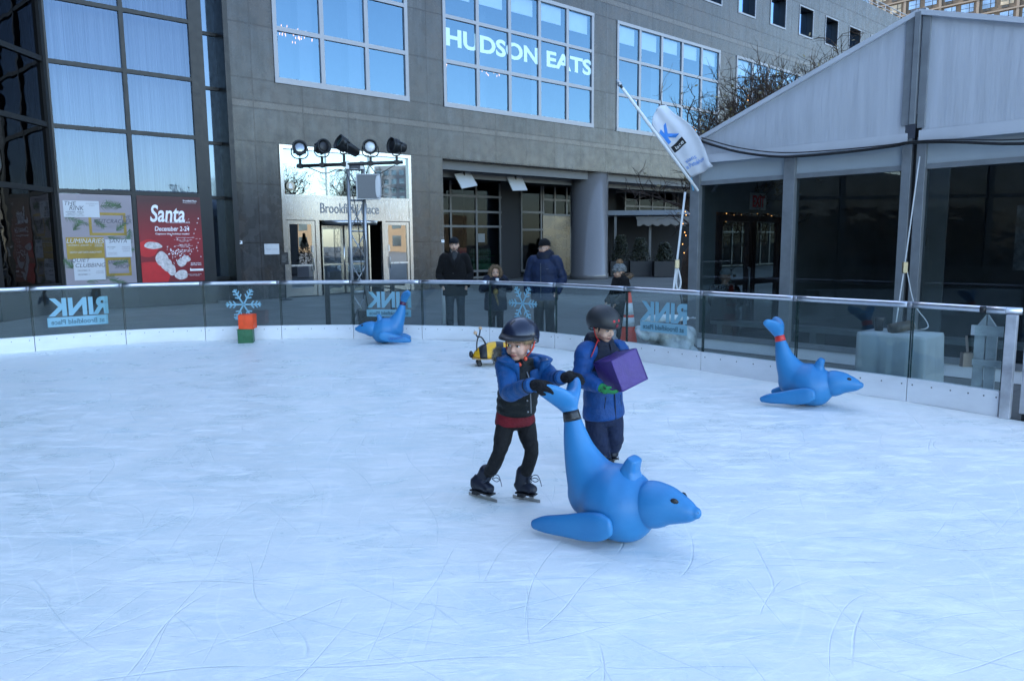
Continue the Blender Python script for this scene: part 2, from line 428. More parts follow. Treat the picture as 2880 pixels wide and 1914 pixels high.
# ------------------------------------------------------------------ granite building
gb = thing('granite_building', 'large grey granite building with gridded blue windows, a steel entrance and a dark colonnade', 'building', FW(17), ROTF)
def L(s, n=0.0, z=0.0): return (s-17, -n, z)
wins = [(10.89, 15.97, 6.83, 11.70, 3), (17.55, 25.90, 6.83, 11.70, 5), (27.50, 35.92, 6.83, 11.70, 5), (37.52, 45.92, 6.83, 11.70, 5), (47.52, 55.92, 6.83, 11.70, 5)]
small = [(34.25+3.35*i, 35.9+3.35*i, 14.02, 15.6) for i in range(-7, 9)]
opens = [(10.90, 15.96, -.1, 4.9), (17.43, 66, -.1, 4.9)]+[q[:4] for q in wins]+small
S0, S1, ZT = 9.4, 78.0, 17.6
xs = sorted(set([S0, S1]+[q for o in opens for q in o[:2] if S0 < q < S1])); zs = sorted(set([-.1, ZT]+[q for o in opens for q in o[2:]]))
mb = MB()
for i in range(len(xs)-1):
    for j in range(len(zs)-1):
        cx, cz = (xs[i]+xs[i+1])/2, (zs[j]+zs[j+1])/2
        if any(o[0] < cx < o[1] and o[2] < cz < o[3] for o in opens): continue
        mb.quad(L(xs[i],0,zs[j]), L(xs[i+1],0,zs[j]), L(xs[i+1],0,zs[j+1]), L(xs[i],0,zs[j+1]))
for k, (a, b, c, d) in enumerate(opens):
    dp = -.40 if (d-c) < 2 else (-4.0 if k == 1 else -.30)
    mb.quad(L(a,0,c), L(a,0,d), L(a,dp,d), L(a,dp,c)); mb.quad(L(b,0,c), L(b,dp,c), L(b,dp,d), L(b,0,d))
    mb.quad(L(a,0,d), L(b,0,d), L(b,dp,d), L(a,dp,d)); mb.quad(L(a,0,c), L(a,dp,c), L(b,dp,c), L(b,0,c))
mb.quad(L(S0,0,ZT), L(S1,0,ZT), L(S1,-25,ZT), L(S0,-25,ZT)); mb.quad(L(S1,0,-.1), L(S1,-25,-.1), L(S1,-25,ZT), L(S1,0,ZT))
mb.quad(L(S0,0,-.1), L(S0,0,ZT), L(S0,-25,ZT), L(S0,-25,-.1)); mb.quad(L(S0,-25,-.1), L(S0,-25,ZT), L(S1,-25,ZT), L(S1,-25,-.1))
mb.build('wall', GRAN, gb)
mb = MB()
for k in range(30): mb.bar(L(40+k*1.3, -.2, ZT), L(40+k*1.3, -.2, ZT+.55), .04, .04)
mb.bar(L(38,-.2,ZT+.55), L(S1,-.2,ZT+.55), .05, .05); mb.bar(L(38,-.2,ZT+.28), L(S1,-.2,ZT+.28), .04, .04)
mb.build('roof_railing', ALUW, gb)
rnd = random.Random(5)
for wi, (a, b, c, d, nc) in enumerate(wins):
    nr = 3; mb = MB(); cw = (b-a)/nc; rz = [c+.02, 8.47, 10.08, d-.02]
    yf, yb = .035, -.10                               # frame stands 35 mm proud of the stone
    def hb(s0, s1, z0, z1, p=0.0): mb.box(s0-17, s1-17, -(yf+p), -yb, z0, z1)
    hb(a-.01, b+.01, c-.03, c+.15, .012); hb(a-.01, b+.01, d-.13, d+.01, .012)
    hb(a-.008, a+.13, c+.15, d-.13); hb(b-.13, b+.008, c+.15, d-.13)
    hb(a+.13, b-.13, 8.40, 8.54, -.004); hb(a+.13, b-.13, 10.02, 10.15, -.004)
    for i in range(1, nc):
        s = a+cw*i
        for z0, z1 in ((c+.15, 8.40), (8.54, 10.02), (10.15, d-.13)): hb(s-.075, s+.075, z0, z1, -.008)
    wf = mb.build('window', ALUW, gb)
    mb = MB(); mb.quad(L(a+.05,-.03,c+.05), L(b-.05,-.03,c+.05), L(b-.05,-.03,d-.05), L(a+.05,-.03,d-.05))
    mb.build('pane', WGLASS, wf)
    mb = MB()                                         # the room behind
    q = -3.5
    mb.quad(L(a,q,c), L(b,q,c), L(b,q,d), L(a,q,d)); mb.quad(L(a,-.3,c), L(b,-.3,c), L(b,q,c), L(a,q,c)); mb.quad(L(a,-.3,d), L(a,q,d), L(b,q,d), L(b,-.3,d))
    mb.quad(L(a,-.3,c), L(a,q,c), L(a,q,d), L(a,-.3,d)); mb.quad(L(b,-.3,c), L(b,-.3,d), L(b,q,d), L(b,q,c))
    for s in ([a+.33*(b-a), a+.7*(b-a)] if wi < 2 else [a+.5*(b-a)]): mb.box(s-17-.25, s-17+.25, 1.1, 1.6, c, d-.01)
    mb.build('room', ROOMM, wf)
    if wi:
        for i in range(nc):
            s0 = a+cw*i+.12; h = rnd.uniform(.62, .8)
            m2 = MB(); m2.box(s0-17, s0+cw-.36-17, .16, .19, d-.14-h, d-.14); m2.build('blind', BLIND, wf)
    for (fs, fz, n_) in ([(.11,.42,22),(.24,.41,24)] if wi == 0 else [(.09,.43,7),(.33,.42,6),(.40,.42,4)] if wi == 1 else [(.08,.42,4),(.24,.41,7)] if wi == 2 else []):
        m2 = MB()
        for k in range(n_):
            p = L(a+fs*(b-a)+rnd.gauss(0, .16 if wi else .22), -.5-rnd.random()*.5, c+fz*4.87-.25+rnd.gauss(0, .09)-(.0 if wi else .0))
            m2.ell(p, (.011,.011,.04), None, 6)
        m2.build('chandelier', BULB, wf)
LETM = M('white_window_lettering', (.58,.78,.82), .5, 0, .03, 3)
def fit(o, x0, x1, z0=None, z1=None):                # stretch lettering in local x (and z) to its measured box
    v = o.data.vertices; a = min(p.co.x for p in v); b = max(p.co.x for p in v); c = min(p.co.z for p in v); d = max(p.co.z for p in v)
    for p in v:
        p.co.x = x0+(p.co.x-a)/(b-a)*(x1-x0)
        if z0 is not None: p.co.z = z0+(p.co.z-c)/(d-c)*(z1-z0)
    return o
w2 = [c for c in gb.children if c.name.startswith('window')][1]
for word, a, b in (('HUDSON', 17.72, 22.50), ('EATS', 23.0, 25.80)):
    fit(text('lettering', word, .9, LETM, w2, frame(L(20,-.026,9.3), (1,0,0), (0,0,1)), .03, .002), a-17, b-17, 9.04, 9.70)
for k, (a, b, c, d) in enumerate(small):
    mb = MB(); q = -.38
    mb.box(a-17-.03, b-17+.03, -.03, .0, c-.09, c-.0); mb.box(a-17-.03, b-17+.03, -.03, 0, d, d+.07); mb.box(a-17-.07, a-17, -.031, 0, c-.09, d+.07); mb.box(b-17, b-17+.07, -.031, 0, c-.09, d+.07)
    wf = mb.build('window', ALUW, gb)
    mb = MB(); mb.quad(L(a,q,c), L(b,q,c), L(b,q,d), L(a,q,d)); mb.build('pane', M('punched_window_glass', (.16,.30,.52), .04, 1.0, .03, .5) if k == 0 else bpy.data.materials['punched_window_glass'], wf)
    mb = MB(); mb.box(a-17+.002, a-17+.012, .04, .375, c+.01, d-.01); mb.box(b-17-.012, b-17-.002, .04, .375, c+.01, d-.01); mb.box(a-17+.012, b-17-.012, .04, .375, d-.014, d-.003)
    mb.build('reveal', DARKMUL, wf)

# entrance: a part with doors
mb = MB()
def eb(s0, s1, z0, z1, n0, n1): mb.box(s0-17, s1-17, -n1, -n0, z0, z1)
eb(10.90,11.02,0,4.78,-.12,.05); eb(15.84,15.96,0,4.78,-.12,.05); eb(10.90,15.96,4.78,4.90,-.12,.055)
eb(12.56,12.64,3.34,4.78,-.1,.03); eb(14.22,14.30,3.34,4.78,-.1,.03); eb(11.02,15.84,3.25,3.34,-.1,.045)
eb(11.02,15.84,2.60,3.25,-.08,.02); eb(11.02,15.84,2.52,2.60,-.1,.04)
eb(12.06,12.20,0,2.52,-.1,.04); eb(14.66,14.80,0,2.52,-.1,.04)
ent = mb.build('entrance_frame', STEEL, gb)
mb = MB(); mb.quad(L(11.02,-.04,3.34), L(15.84,-.04,3.34), L(15.84,-.04,4.78), L(11.02,-.04,4.78)); mb.build('transom_glass', thin_glass('transom_glass_mat', (.3,.34,.36), (.45,.55,.62), 1.5, 0, .5, .02, (.4,.4,.4)), ent)
fit(text('lettering', 'Brookfield Place', .4, M('engraved_lettering', (.16,.17,.19), .35, .7, .05), ent, frame(L(13.4,.024,2.93), (1,0,0), (0,0,1)), .002, .012), 12.27-17, 14.55-17, 2.76, 3.10)
mb = MB(); mb.lathe([(.15,0),(.15,.004)], (0,0,0), 20, 0, Matrix.Translation(Vector(L(11.25,.0,3.60))) @ Matrix.Rotation(R(90),4,'X')); mb.build('number_sticker', M('number_sticker_tan', (.5,.42,.3), .6), ent)
text('number', '&', .22, WHITEP, ent, frame(L(11.25,.01,3.60), (1,0,0), (0,0,1)), .006, .002)
for s0, s1, hs in ((11.03, 12.05, 11.93), (14.81, 15.83, 14.93)):
    mb = MB()
    def db(a, b, z0, z1, n0=-.05, n1=.012): mb.box(a-17, b-17, -n1, -n0, z0, z1)
    db(s0,s0+.11,.02,2.5); db(s1-.11,s1,.02,2.5); db(s0+.11,s1-.11,.02,.30); db(s0+.11,s1-.11,2.38,2.5)
    dr_ = mb.build('door', STEEL, gb, bevel=.004)
    mb = MB(); mb.quad(L(s0+.1,-.02,.3), L(s1-.1,-.02,.3), L(s1-.1,-.02,2.4), L(s0+.1,-.02,2.4)); mb.build('pane', DOORGL, dr_)
    mb = MB(); mb.box(s0+.11-17, s1-.11-17, -.045, -.015, 1.0, 1.06); mb.build('push_bar', ALU, dr_)
    mb = MB(); mb.tube([L(hs,.01,1.25), L(hs,.07,1.25), L(hs,.07,.85), L(hs,.01,.85)], .014, 8); mb.build('handle', ALU, dr_)
    mb = MB(); mb.box(hs-.035-17, hs+.035-17, -.03, -.012, 1.45, 1.68, 0); mb.build('lock_plate', ALU, dr_)
c0 = 13.43
mb = MB(); Tc = Matrix.Translation(Vector(L(c0,-.55,0)))
mb.lathe([(1.2,2.38),(1.2,2.52),(.05,2.52)], (0,0,0), 40, 0, Tc); mb.lathe([(.06,.02),(.06,2.38)], (0,0,0), 12, 0, Tc)
for a0 in (0, 1, 2, 3):
    a = R(20+90*a0); d = Vector((math.cos(a), math.sin(a), 0)); o_ = Vector(L(c0,-.55,0))
    for r0 in (.1, 1.12): mb.bar(o_+d*r0+Vector((0,0,.02)), o_+d*r0+Vector((0,0,2.36)), .07, .05, d)
    mb.bar(o_+d*.1+Vector((0,0,.1)), o_+d*1.12+Vector((0,0,.1)), .05, .16); mb.bar(o_+d*.1+Vector((0,0,1.02)), o_+d*1.12+Vector((0,0,1.02)), .05, .05); mb.bar(o_+d*.1+Vector((0,0,2.3)), o_+d*1.12+Vector((0,0,2.3)), .05, .1)
rv = mb.build('revolving_door', STEEL, gb)
mb = MB()
for a0 in range(4):
    a = R(20+90*a0); d = Vector((math.cos(a), math.sin(a), 0)); o_ = Vector(L(c0,-.55,0))
    mb.quad(o_+d*.12+Vector((0,0,.15)), o_+d*1.1+Vector((0,0,.15)), o_+d*1.1+Vector((0,0,2.28)), o_+d*.12+Vector((0,0,2.28)))
mb.build('pane', DOORGL, rv)
mb = MB()
for a, b in ((10.9, 12.1), (12.1, 14.8), (14.8, 15.96)):
    mb.quad(L(a,-3.4,-.01), L(b,-3.4,-.01), L(b,-3.4,4.9), L(a,-3.4,4.9))
mb.quad(L(10.9,-.12,2.56), L(10.9,-3.4,2.56), L(15.96,-3.4,2.56), L(15.96,-.12,2.56)); mb.quad(L(10.9,-.31,0), L(10.9,-.31,4.9), L(10.9,-3.4,4.9), L(10.9,-3.4,0)); mb.quad(L(15.96,-.31,0), L(15.96,-3.4,0), L(15.96,-3.4,4.9), L(15.96,-.31,4.9))
mb.build('lobby', DARKIN, gb)

# colonnade: soffit, back shopfronts, column
mb = MB(); mb.quad(L(17.43,-.4,4.55), L(66,-.4,4.55), L(66,-1.3,4.62), L(17.43,-1.3,4.62)); mb.quad(L(17.43,-.4,4.55), L(17.43,-.4,4.9), L(66,-.4,4.9), L(66,-.4,4.55))
mb.box(.44, 49, 1.3, 1.45, 4.35, 4.62); mb.quad(L(17.43,-1.45,4.62), L(66,-1.45,4.62), L(66,-7,4.62), L(17.43,-7,4.62))
mb.build('soffit', M('grey_soffit', (.11,.115,.12), .6, 0, .1, 2), gb)
mb = MB()
mb.quad(L(17,-7,-.01), L(66,-7,-.01), L(66,-7,4.9), L(17,-7,4.9)); mb.quad(L(17.43,-4,0), L(17.43,-7,0), L(17.43,-7,4.9), L(17.43,-4,4.9))
mb.box(23.85-17, 25.1-17, 4.0, 6.9, 0, 4.6); mb.box(17.5-17, 18.5-17, 4.02, 6.9, 0, 4.6); mb.box(29.2-17, 33-17, 4.6, 6.9, 0, 4.6); mb.box(38-17, 66-17, 4.4, 6.9, 2.9, 4.6)
mb.build('shop_back_wall', DARKIN, gb)
def shopwin(s0, s1, cols, z_lo, z_hi, rows, glass):
    mb = MB(); y = 4.0
    for z in rows: mb.box(s0-17, s1-17, y-.06, y+.06, z-.05, z+.05)
    for s in cols:
        zz = [z_lo]+list(rows)+[z_hi]
        mb.box(s-.05-17, s+.05-17, y-.05, y+.05, z_lo, z_hi)
    w_ = mb.build('shop_window', SHOPMUL, gb)
    mb = MB(); mb.quad(L(s0,-4.0,z_lo), L(s1,-4.0,z_lo), L(s1,-4.0,z_hi), L(s0,-4.0,z_hi)); mb.build('pane', glass, w_)
    return w_
sw = shopwin(18.5, 23.85, (18.9, 20.81, 22.31, 23.75), .0, 4.5, (.12, .42, 2.48, 3.15, 3.85), SGLASS)
mb = MB()
for i in range(9):
    for j in range(3):
        mb.lathe([(.045,0),(.045,.2),(.018,.27),(.018,.33)], L(22.5+i*.13, -4.5-.12*j, .75+.0), 8)
        mb.lathe([(.045,0),(.045,.2),(.018,.27),(.018,.33)], L(22.5+i*.13, -4.5-.12*j, 1.12), 8)
mb.box(22.4-17, 23.8-17, 4.4, 4.9, .45, .74); mb.box(22.4-17, 23.8-17, 4.4, 4.9, 1.085, 1.115)
mb.build('bottle_shelf', M('green_bottles', (.02,.10,.04), .15, 0, .4, 4), sw)
mb = MB(); mb.box(21.3-17, 21.95-17, 4.3, 4.7, .3, 1.5); mb.build('red_display', M('red_cartons', (.25,.03,.03), .6, 0, .4, 8), sw)
mb = MB(); mb.box(22.45-17, 22.85-17, 4.03, 4.04, 1.75, 2.15); mb.build('notice', WHITEP, sw)
sw2 = shopwin(25.1, 26.6, (25.15, 26.5), .3, 4.5, (.35, 2.35, 3.2), SGLASS)
mb = MB()
for i in range(3): mb.box(26.62+i*.86-17, 26.62+i*.86+.852-17, 3.97, 4.1, .0, 3.05)
mb.build('steel_panel', M('stainless_panels', (.075,.072,.066), .28, 1.0, .10, 1.2, stretch=(1,1,2.5)), gb)
sw3 = shopwin(26.6, 29.2, (26.65, 27.48, 28.34, 29.15), 3.05, 4.5, (3.1, 3.85), SGLASS)
sw4 = shopwin(33.0, 38.0, (33.05, 34.3, 35.5, 36.7, 37.95), .0, 4.5, (.1, 2.9, 3.7), SGLASS)
sw5 = shopwin(38.0, 56.0, tuple(38.05+1.2*i for i in range(15)), .0, 2.9, (.1, 2.3), SGLASS)
colm = MB(); colm.lathe([(.93,-.02),(.93,.22),(.89,.26),(.89,4.9)], L(26.72,-.95,0), 48)
colm.build('column', M('polished_granite_column', (.14,.137,.14), .22, 0, .1, 40, coat=.3), gb)
for s, n, a in ((19.3, -.95, 12), (22.3, -1.15, 4), ):
    T = Matrix.Translation(Vector(L(s, n, 4.25))) @ Matrix.Rotation(R(62), 4, 'X') @ Matrix.Rotation(R(a), 4, 'Z')
    mb = MB(); mb.box(-.45,.45,-.34,.34,-.02,.02, 0, T); f_ = mb.build('floodlight', LAMPW, gb, bevel=.006)
    mb = MB(); mb.bar(L(s,n-.1,4.4), L(s,n-.1,4.6), .06, .06); mb.box(s-.2-17, s+.5-17, -n+.15, -n+.3, 4.30, 4.45); mb.build('bracket', BLACKM, f_)
# plaques on the stone
tag(fit(text('wall_plaque', ' ', .1, WHITEP, None, Matrix()), 0, 1) if False else MB().box(-.25,.25,-.025,-.003,-.17,.17).build('wall_plaque', M('steel_plaque', (.50,.51,.53), .4, .3, .05), None, bevel=.004, loc=FW(10.5,0,1.58), rotz=ROTF), 'pale metal plaque with raised lettering on the granite left of the entrance doors', 'plaque')
fit(text('lettering', 'Winter Garden', .07, M('plaque_lettering', (.34,.35,.37), .4), bpy.data.objects['wall_plaque'], frame((0,-.026,0), (1,0,0), (0,0,1)), 0, .002), -.2, .2)
for s, z, q in ((9.48, 1.80, 'at the left end of the granite beside the dark glass bay'), (17.36, 1.80, 'on the granite pier at the left end of the colonnade')):
    o = tag(MB().box(-.065,.065,-.02,-.003,-.05,.05).build('wall_notice', WHITEP, None, loc=FW(s,0,z), rotz=ROTF), 'tiny white notice '+q, 'notice', 'small notices on the granite')
    MB().box(-.018,.018,-.023,-.0205,-.012,.03).build('symbol', BLACK, o)

# ------------------------------------------------------------------ dark glass bay on the left
KB = .9784
gl = thing('glass_bay_building', 'tall dark-framed glass bay with blue sky reflections at the left end', 'building', FW(6.34,.5), ROTF)
def B(s, n=0.0, z=0.0): return (s-6.34, -n, z)      # n measured from the bay's own face
RZ = [.70, 3.17, 4.82, 6.44, 8.03, 9.63, 11.23, 12.83, 14.43, 16.03, 17.6, 19.2]
MS = [4.43, 6.34, 8.22]
mb = MB()
mb.box(-1.91, 1.99, -.02, .15, 0, .64)
for z in RZ: mb.box(-1.91+.1, 1.99, -.03, .1, z-.055, z+.055)
for i, s in enumerate(MS): mb.box(s-6.34-(.055 if i == 1 else .11), s-6.34+(.055 if i == 1 else .11), -.036, .12, 0, 20)
mb.box(8.34-6.34, 8.50-6.34, -.01, 1.0, 0, 20)
mb.box(9.22-6.34, 9.37-6.34, .25, 2.2, 0, 20); mb.box(8.5-6.34, 9.22-6.34, .93, 1.1, 0, .7)
for z in RZ: mb.box(8.5-6.34, 9.22-6.34, .84, .95, z-.05, z+.05)
mb.build('mullions', DARKMUL, gl)
for i in range(2):
    for j in range(len(RZ)-1):
        a, b = MS[i]+.05, MS[i+1]-.05
        m2 = MB(); m2.quad(B(a,-.02,RZ[j]+.05), B(b,-.02,RZ[j]+.05), B(b,-.02,RZ[j+1]-.05), B(a,-.02,RZ[j+1]-.05)); m2.build('pane', BGLASS, gl)
for j in range(len(RZ)-1):
    m2 = MB(); m2.quad(B(8.5,-.9,RZ[j]+.05), B(9.22,-.9,RZ[j]+.05), B(9.22,-.9,RZ[j+1]-.05), B(8.5,-.9,RZ[j+1]-.05))
    m2.build('side_pane', M('grey_spandrel_glass', (.10,.14,.19), .06, .9, .08, .6) if j == 0 else bpy.data.materials['grey_spandrel_glass'], gl)
mb = MB(); n = 220; vs_, fs_ = [], []
for k in range(n+1):
    s = 4.3+4.2*k/n; y = .55+.05*math.sin(k*1.9)+.06*math.sin(k*.47+1)
    vs_ += [(s-6.34, y, 3.2), (s-6.34, y, 19)]
mb.add(vs_, [(2*k, 2*k+2, 2*k+3, 2*k+1) for k in range(n)], 0, True); mb.build('curtain', CURTAIN, gl)
mb = MB(); mb.quad(B(-60,-1.4,-.02), B(9.6,-1.4,-.02), B(9.6,-1.4,20), B(-60,-1.4,20)); mb.quad(B(4.3,.0,20), B(4.3,-8,20), B(9.4,-8,20), B(9.4,0,20)); mb.build('interior_sun_block', DARKIN, gl)  # wall inside the bay, with an added unseen stretch that blocks leaking sun
# receding side of the bay
ca = Vector((-math.cos(ROTF)*0, 0, 0))
Ti = Matrix.Rotation(-ROTF, 4, 'Z')                  # world directions seen from the bay's frame
c0v = Vector(B(4.43-.02,-.0,0)); e = Ti @ Vector((0,-1,0)); e = Vector((e.x, e.y, 0)).normalized(); q_ = Vector((0,0,1)).cross(e)
mb = MB()
for z in RZ: mb.bar(c0v+e*.1+Vector((0,0,z)), c0v+e*60+Vector((0,0,z)), .12, .13)
mb.bar(c0v+e*.1+Vector((0,0,.3)), c0v+e*60+Vector((0,0,.3)), .1, .62)
for k in range(0, 25): mb.bar(c0v+e*(2.42*k+.02)+Vector((0,0,0)), c0v+e*(2.42*k+.02)+Vector((0,0,20)), .17, .17, e)
mb.build('side_mullions', DARKMUL, gl)
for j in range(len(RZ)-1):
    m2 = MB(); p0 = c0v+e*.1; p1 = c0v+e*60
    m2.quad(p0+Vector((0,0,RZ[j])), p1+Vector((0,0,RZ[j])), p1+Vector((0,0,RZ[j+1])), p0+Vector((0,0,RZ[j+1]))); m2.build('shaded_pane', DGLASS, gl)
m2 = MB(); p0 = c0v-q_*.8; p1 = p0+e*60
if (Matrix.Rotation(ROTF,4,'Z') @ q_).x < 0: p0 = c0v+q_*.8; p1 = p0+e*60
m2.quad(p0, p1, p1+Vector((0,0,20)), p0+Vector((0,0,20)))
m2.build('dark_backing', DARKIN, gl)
p2 = p1+(p0-c0v)*12; p3 = p0+(p0-c0v)*12
m2 = MB(); m2.quad(p0+Vector((0,0,20)), p1+Vector((0,0,20)), p2+Vector((0,0,20)), p3+Vector((0,0,20))); m2.build('roof', DARKIN, gl)

# ------------------------------------------------------------------ brown apartment tower far behind
tw = thing('apartment_tower', 'brown brick apartment tower with pale floor lines rising above the white tent', 'building', TW(-50,155), ROTT)
BRICK = M('brown_brick', (.085,.065,.048), .8, 0, .15, .6, bump=.2, bs=8)
CONC = M('pale_concrete_band', (.15,.125,.105), .8, 0, .1, 1)
mb = MB(); mb.box(-60, 60, 0, 25, 0, 140); mb.build('wall', BRICK, tw)
mb = MB()
for k in range(52): mb.box(-60, 60, -.28, -.003, 1.3+2.65*k-.13, 1.3+2.65*k+.13)
for k in range(20): mb.box(-60+.3+6.2*k-.22, -60+.3+6.2*k+.22, -.22, -.002, 0, 140)
mb.build('floor_bands', CONC, tw)
TWG = M('tower_window_glass', (.16,.21,.27), .08, .8, .5, .35)
TWL = M('tower_window_lit', (.26,.22,.16), .4, 0, .4, .5)
rest = MB(); rr = random.Random(3)
for kz in range(52):
    for kx in range(19):
        x0 = -60+.3+6.2*kx; z0 = 1.3+2.65*kz
        for (dx, wd) in ((.7, 1.9), (3.5, 2.0)):
            m2 = MB(); tgt = m2 if (11 <= kz <= 17 and 5 <= kx <= 11) else rest
            lit = rr.random() < .25
            tgt.box(x0+dx, x0+dx+wd, -.06, -.004, z0+.85, z0+2.3, 0)
            if tgt is m2:
                o = m2.build('window', TWL if lit else TWG, tw)
                m3 = MB(); m3.box(x0+dx+wd*.66-.05, x0+dx+wd*.66+.05, -.1, -.062, z0+.85, z0+2.3); m3.box(x0+dx, x0+dx+wd, -.1, -.062, z0+1.5, z0+1.56); m3.box(x0+dx+.2, x0+dx+1.2, -.1, -.004, z0+.35, z0+.75); m3.build('frame', DARKMUL, o)
o = rest.build('distant_windows', TWG, tw); o['kind'] = 'stuff'
# the sunlit blocks across the plaza that the glass mirrors
for (px, py, rz, W, H_, lab, cc) in ((150, -30, 20, 90, 8, 'long sunlit tan office block mirrored in the entrance door glass', (.34,.25,.16)), (150, -135, -20, 40, 15, 'sunlit tan tower mirrored low in the blue bay glass', (.30,.23,.16)), (300, -40, 10, 26, 34, 'hazy grey tower mirrored in the transom above the doors', (.16,.18,.21))):
    t_ = thing('office_block', lab, 'building', (px, py, 0), R(rz+90), None)
    mb = MB(); mb.box(-W/2, W/2, 0, 20, 0, H_); mb.build('wall', M('sunlit_stone_%d' % px if False else 'sunlit_stone', cc, .8, 0, .1, .5), t_)
    mb = MB()
    for i in range(int(W/3.5)):
        for k in range(int(H_/3.6)): mb.box(-W/2+1+3.5*i, -W/2+3.2+3.5*i, 20.003, 20.05, 1.2+3.6*k, 3.3+3.6*k)
    mb.build('windows', TWG, t_)

# ------------------------------------------------------------------ rink barrier
BOARD = M('white_rink_board', (.74,.76,.79), .38, 0, .06, 2.5, stretch=(1,1,3))
RGLASS = thin_glass('rink_glass', (.88,.935,.93), (.5,.58,.6), 1.5, 0.0, .012)
SEAM = M('glass_edge', (.01,.03,.028), .25)
RAIL = M('anodised_rail', (.66,.67,.70), .36, 1.0, .06, 12)
DECAL = M('pale_blue_decal', (.19,.38,.48), .5, 0, .03, 5)
DECALT = M('decal_dark_letters', (.06,.14,.18), .5)
SCREW = M('screw_grey', (.10,.10,.11), .4, .6)
bar = thing('rink_barrier', 'low curved rink wall of white boards and clear glass under a silver handrail', 'rink wall', tuple(JP[4]))
O = JP[4]
def crs(k, t):
    q = [JP[max(0, min(len(JP)-1, k+i))] for i in (-1, 0, 1, 2)]
    return 0.5*((2*q[1])+(q[2]-q[0])*t+(2*q[0]-5*q[1]+4*q[2]-q[3])*t*t+(3*q[1]-q[0]-3*q[2]+q[3])*t**3)
def outn(k, t):
    d = crs(k, min(1, t+.02))-crs(k, max(0, t-.02)); d.normalize(); return Vector((-d.y, d.x, 0))
panels = []
NP = len(JP)-1
for k in range(NP):
    N_ = 8; t0, t1 = .004, .996
    ts = [t0+(t1-t0)*i/N_ for i in range(N_+1)]
    P = [crs(k, t)-O for t in ts]; NN = [outn(k, t) for t in ts]
    def strip(off0, off1, z0, z1, mi=0):
        vs, fs = [], []
        for p, n in zip(P, NN):
            vs += [p+n*off0+Vector((0,0,z0)), p+n*off1+Vector((0,0,z0)), p+n*off1+Vector((0,0,z1)), p+n*off0+Vector((0,0,z1))]
        for i in range(N_):
            for q in range(4): fs.append((4*i+q, 4*(i+1)+q, 4*(i+1)+(q+1) % 4, 4*i+(q+1) % 4))
        fs += [(0,1,2,3), (4*N_+3, 4*N_+2, 4*N_+1, 4*N_)]
        return vs, [tuple(reversed(f)) for f in fs]
    mb = MB(); mb.add(*strip(0, .06, -.01, .235)); mb.add(*strip(-.006, .075, .235, .252))
    b = mb.build('board_panel', BOARD, bar)
    mb = MB()
    for i in range(6):
        t = .05+.18*i; p = crs(k, t)-O; n = outn(k, t); q = Vector((0,0,1)).cross(n)
        mb.ell(p-n*.001+Vector((0,0,.19)), (.008,.008,.008), None, 6)
    mb.build('screws', SCREW, b)
    zt = 1.02
    mb = MB(); mb.add(*strip(.034, .044, .252, zt))
    for (p, n, e) in ((P[0], NN[0], 1), (P[-1], NN[-1], -1)):
        d = Vector((n.y, -n.x, 0)); mb.bar(p+n*.039+d*(.006*-e*-1)+Vector((0,0,.252)), p+n*.039+d*(.006*e)+Vector((0,0,zt)), .011, .013, n, 1)
    g_ = mb.build('glass_panel', [RGLASS, SEAM], bar); panels.append(g_)
    mb = MB(); pts = [p+n*.039+Vector((0,0,1.035)) for p, n in zip(P, NN)]
    mb.loft(pts, .034, .027, (0,0,1), 12, 1, False); mb.build('handrail', RAIL, bar)
    m2 = MB(); m2.loft([pts[-1]-(pts[-1]-pts[-2]).normalized()*.05, pts[-1]], .0352, .0282, (0,0,1), 12, 1, False); m2.build('rail_sleeve', ALUW, bar)
def onp(u, v, p, n):
    d = ray(u, v); return CAM+d*((p-CAM).dot(n)/d.dot(n))
def decal_frame(k, u, v):
    Pk, Qk = JP[k], JP[k+1]; d = (Qk-Pk).normalized(); n = Vector((-d.y, d.x, 0))
    best = min((abs((crs(k, t)-CAM-(ray(u, v)*1.0)*((crs(k,t)-CAM).dot(n)/ray(u, v).dot(n))).xy.length), t) for t in [i/60 for i in range(61)])
    t = best[1]; nn = outn(k, t); dd = Vector((nn.y, -nn.x, 0)); c = crs(k, t)
    w_ = onp(u, v, c+nn*.03, nn)
    return w_, dd, nn
def rink_decal(k, u0, u1, v0, v1, v2, v3):
    """mirrored lettering stuck on the outside of the glass, measured corners"""
    uc = (u0+u1)/2
    c, d, n = decal_frame(k, uc, (v0+v1)/2); c2, _, _ = decal_frame(k, uc, (v2+v3)/2)
    W = (onp(u1, (v0+v1)/2, c, n)-onp(u0, (v0+v1)/2, c, n)).length
    H1 = (onp(uc, v0, c, n)-onp(uc, v1, c, n)).length; H2 = (onp(uc, v2, c, n)-onp(uc, v3, c, n)).length
    g_ = panels[k]
    text('lettering', 'RINK', .3, DECAL, g_, frame(c-O, -d, (0,0,1)), .012, .0015, box=(W, H1))
    mb = MB(); T = frame(c2-O, d, (0,0,1))
    mb.box(-W/2, W/2, -H2/2, H2/2, -.002, .002, 0, T); mb.build('banner', DECAL, g_)
    text('lettering', 'at Brookfield Place', .1, DECALT, g_, frame(c2-O-n*.004, -d, (0,0,1)), .002, .0012, box=(W*.88, H2*.52))
    text('lettering', 'THE', .05, DECALT, g_, frame(c-O-n*.004-d*(-W*.47)+Vector((0,0,H1*.16)), -d, (0,0,1)), 0, .001, box=(W*.07, H1*.10))
rink_decal(3, 135, 306, 836, 886, 889, 915)
rink_decal(7, 1031, 1156, 820, 865, 870, 890)
rink_decal(11, 1799, 1930, 850, 906, 908, 936)
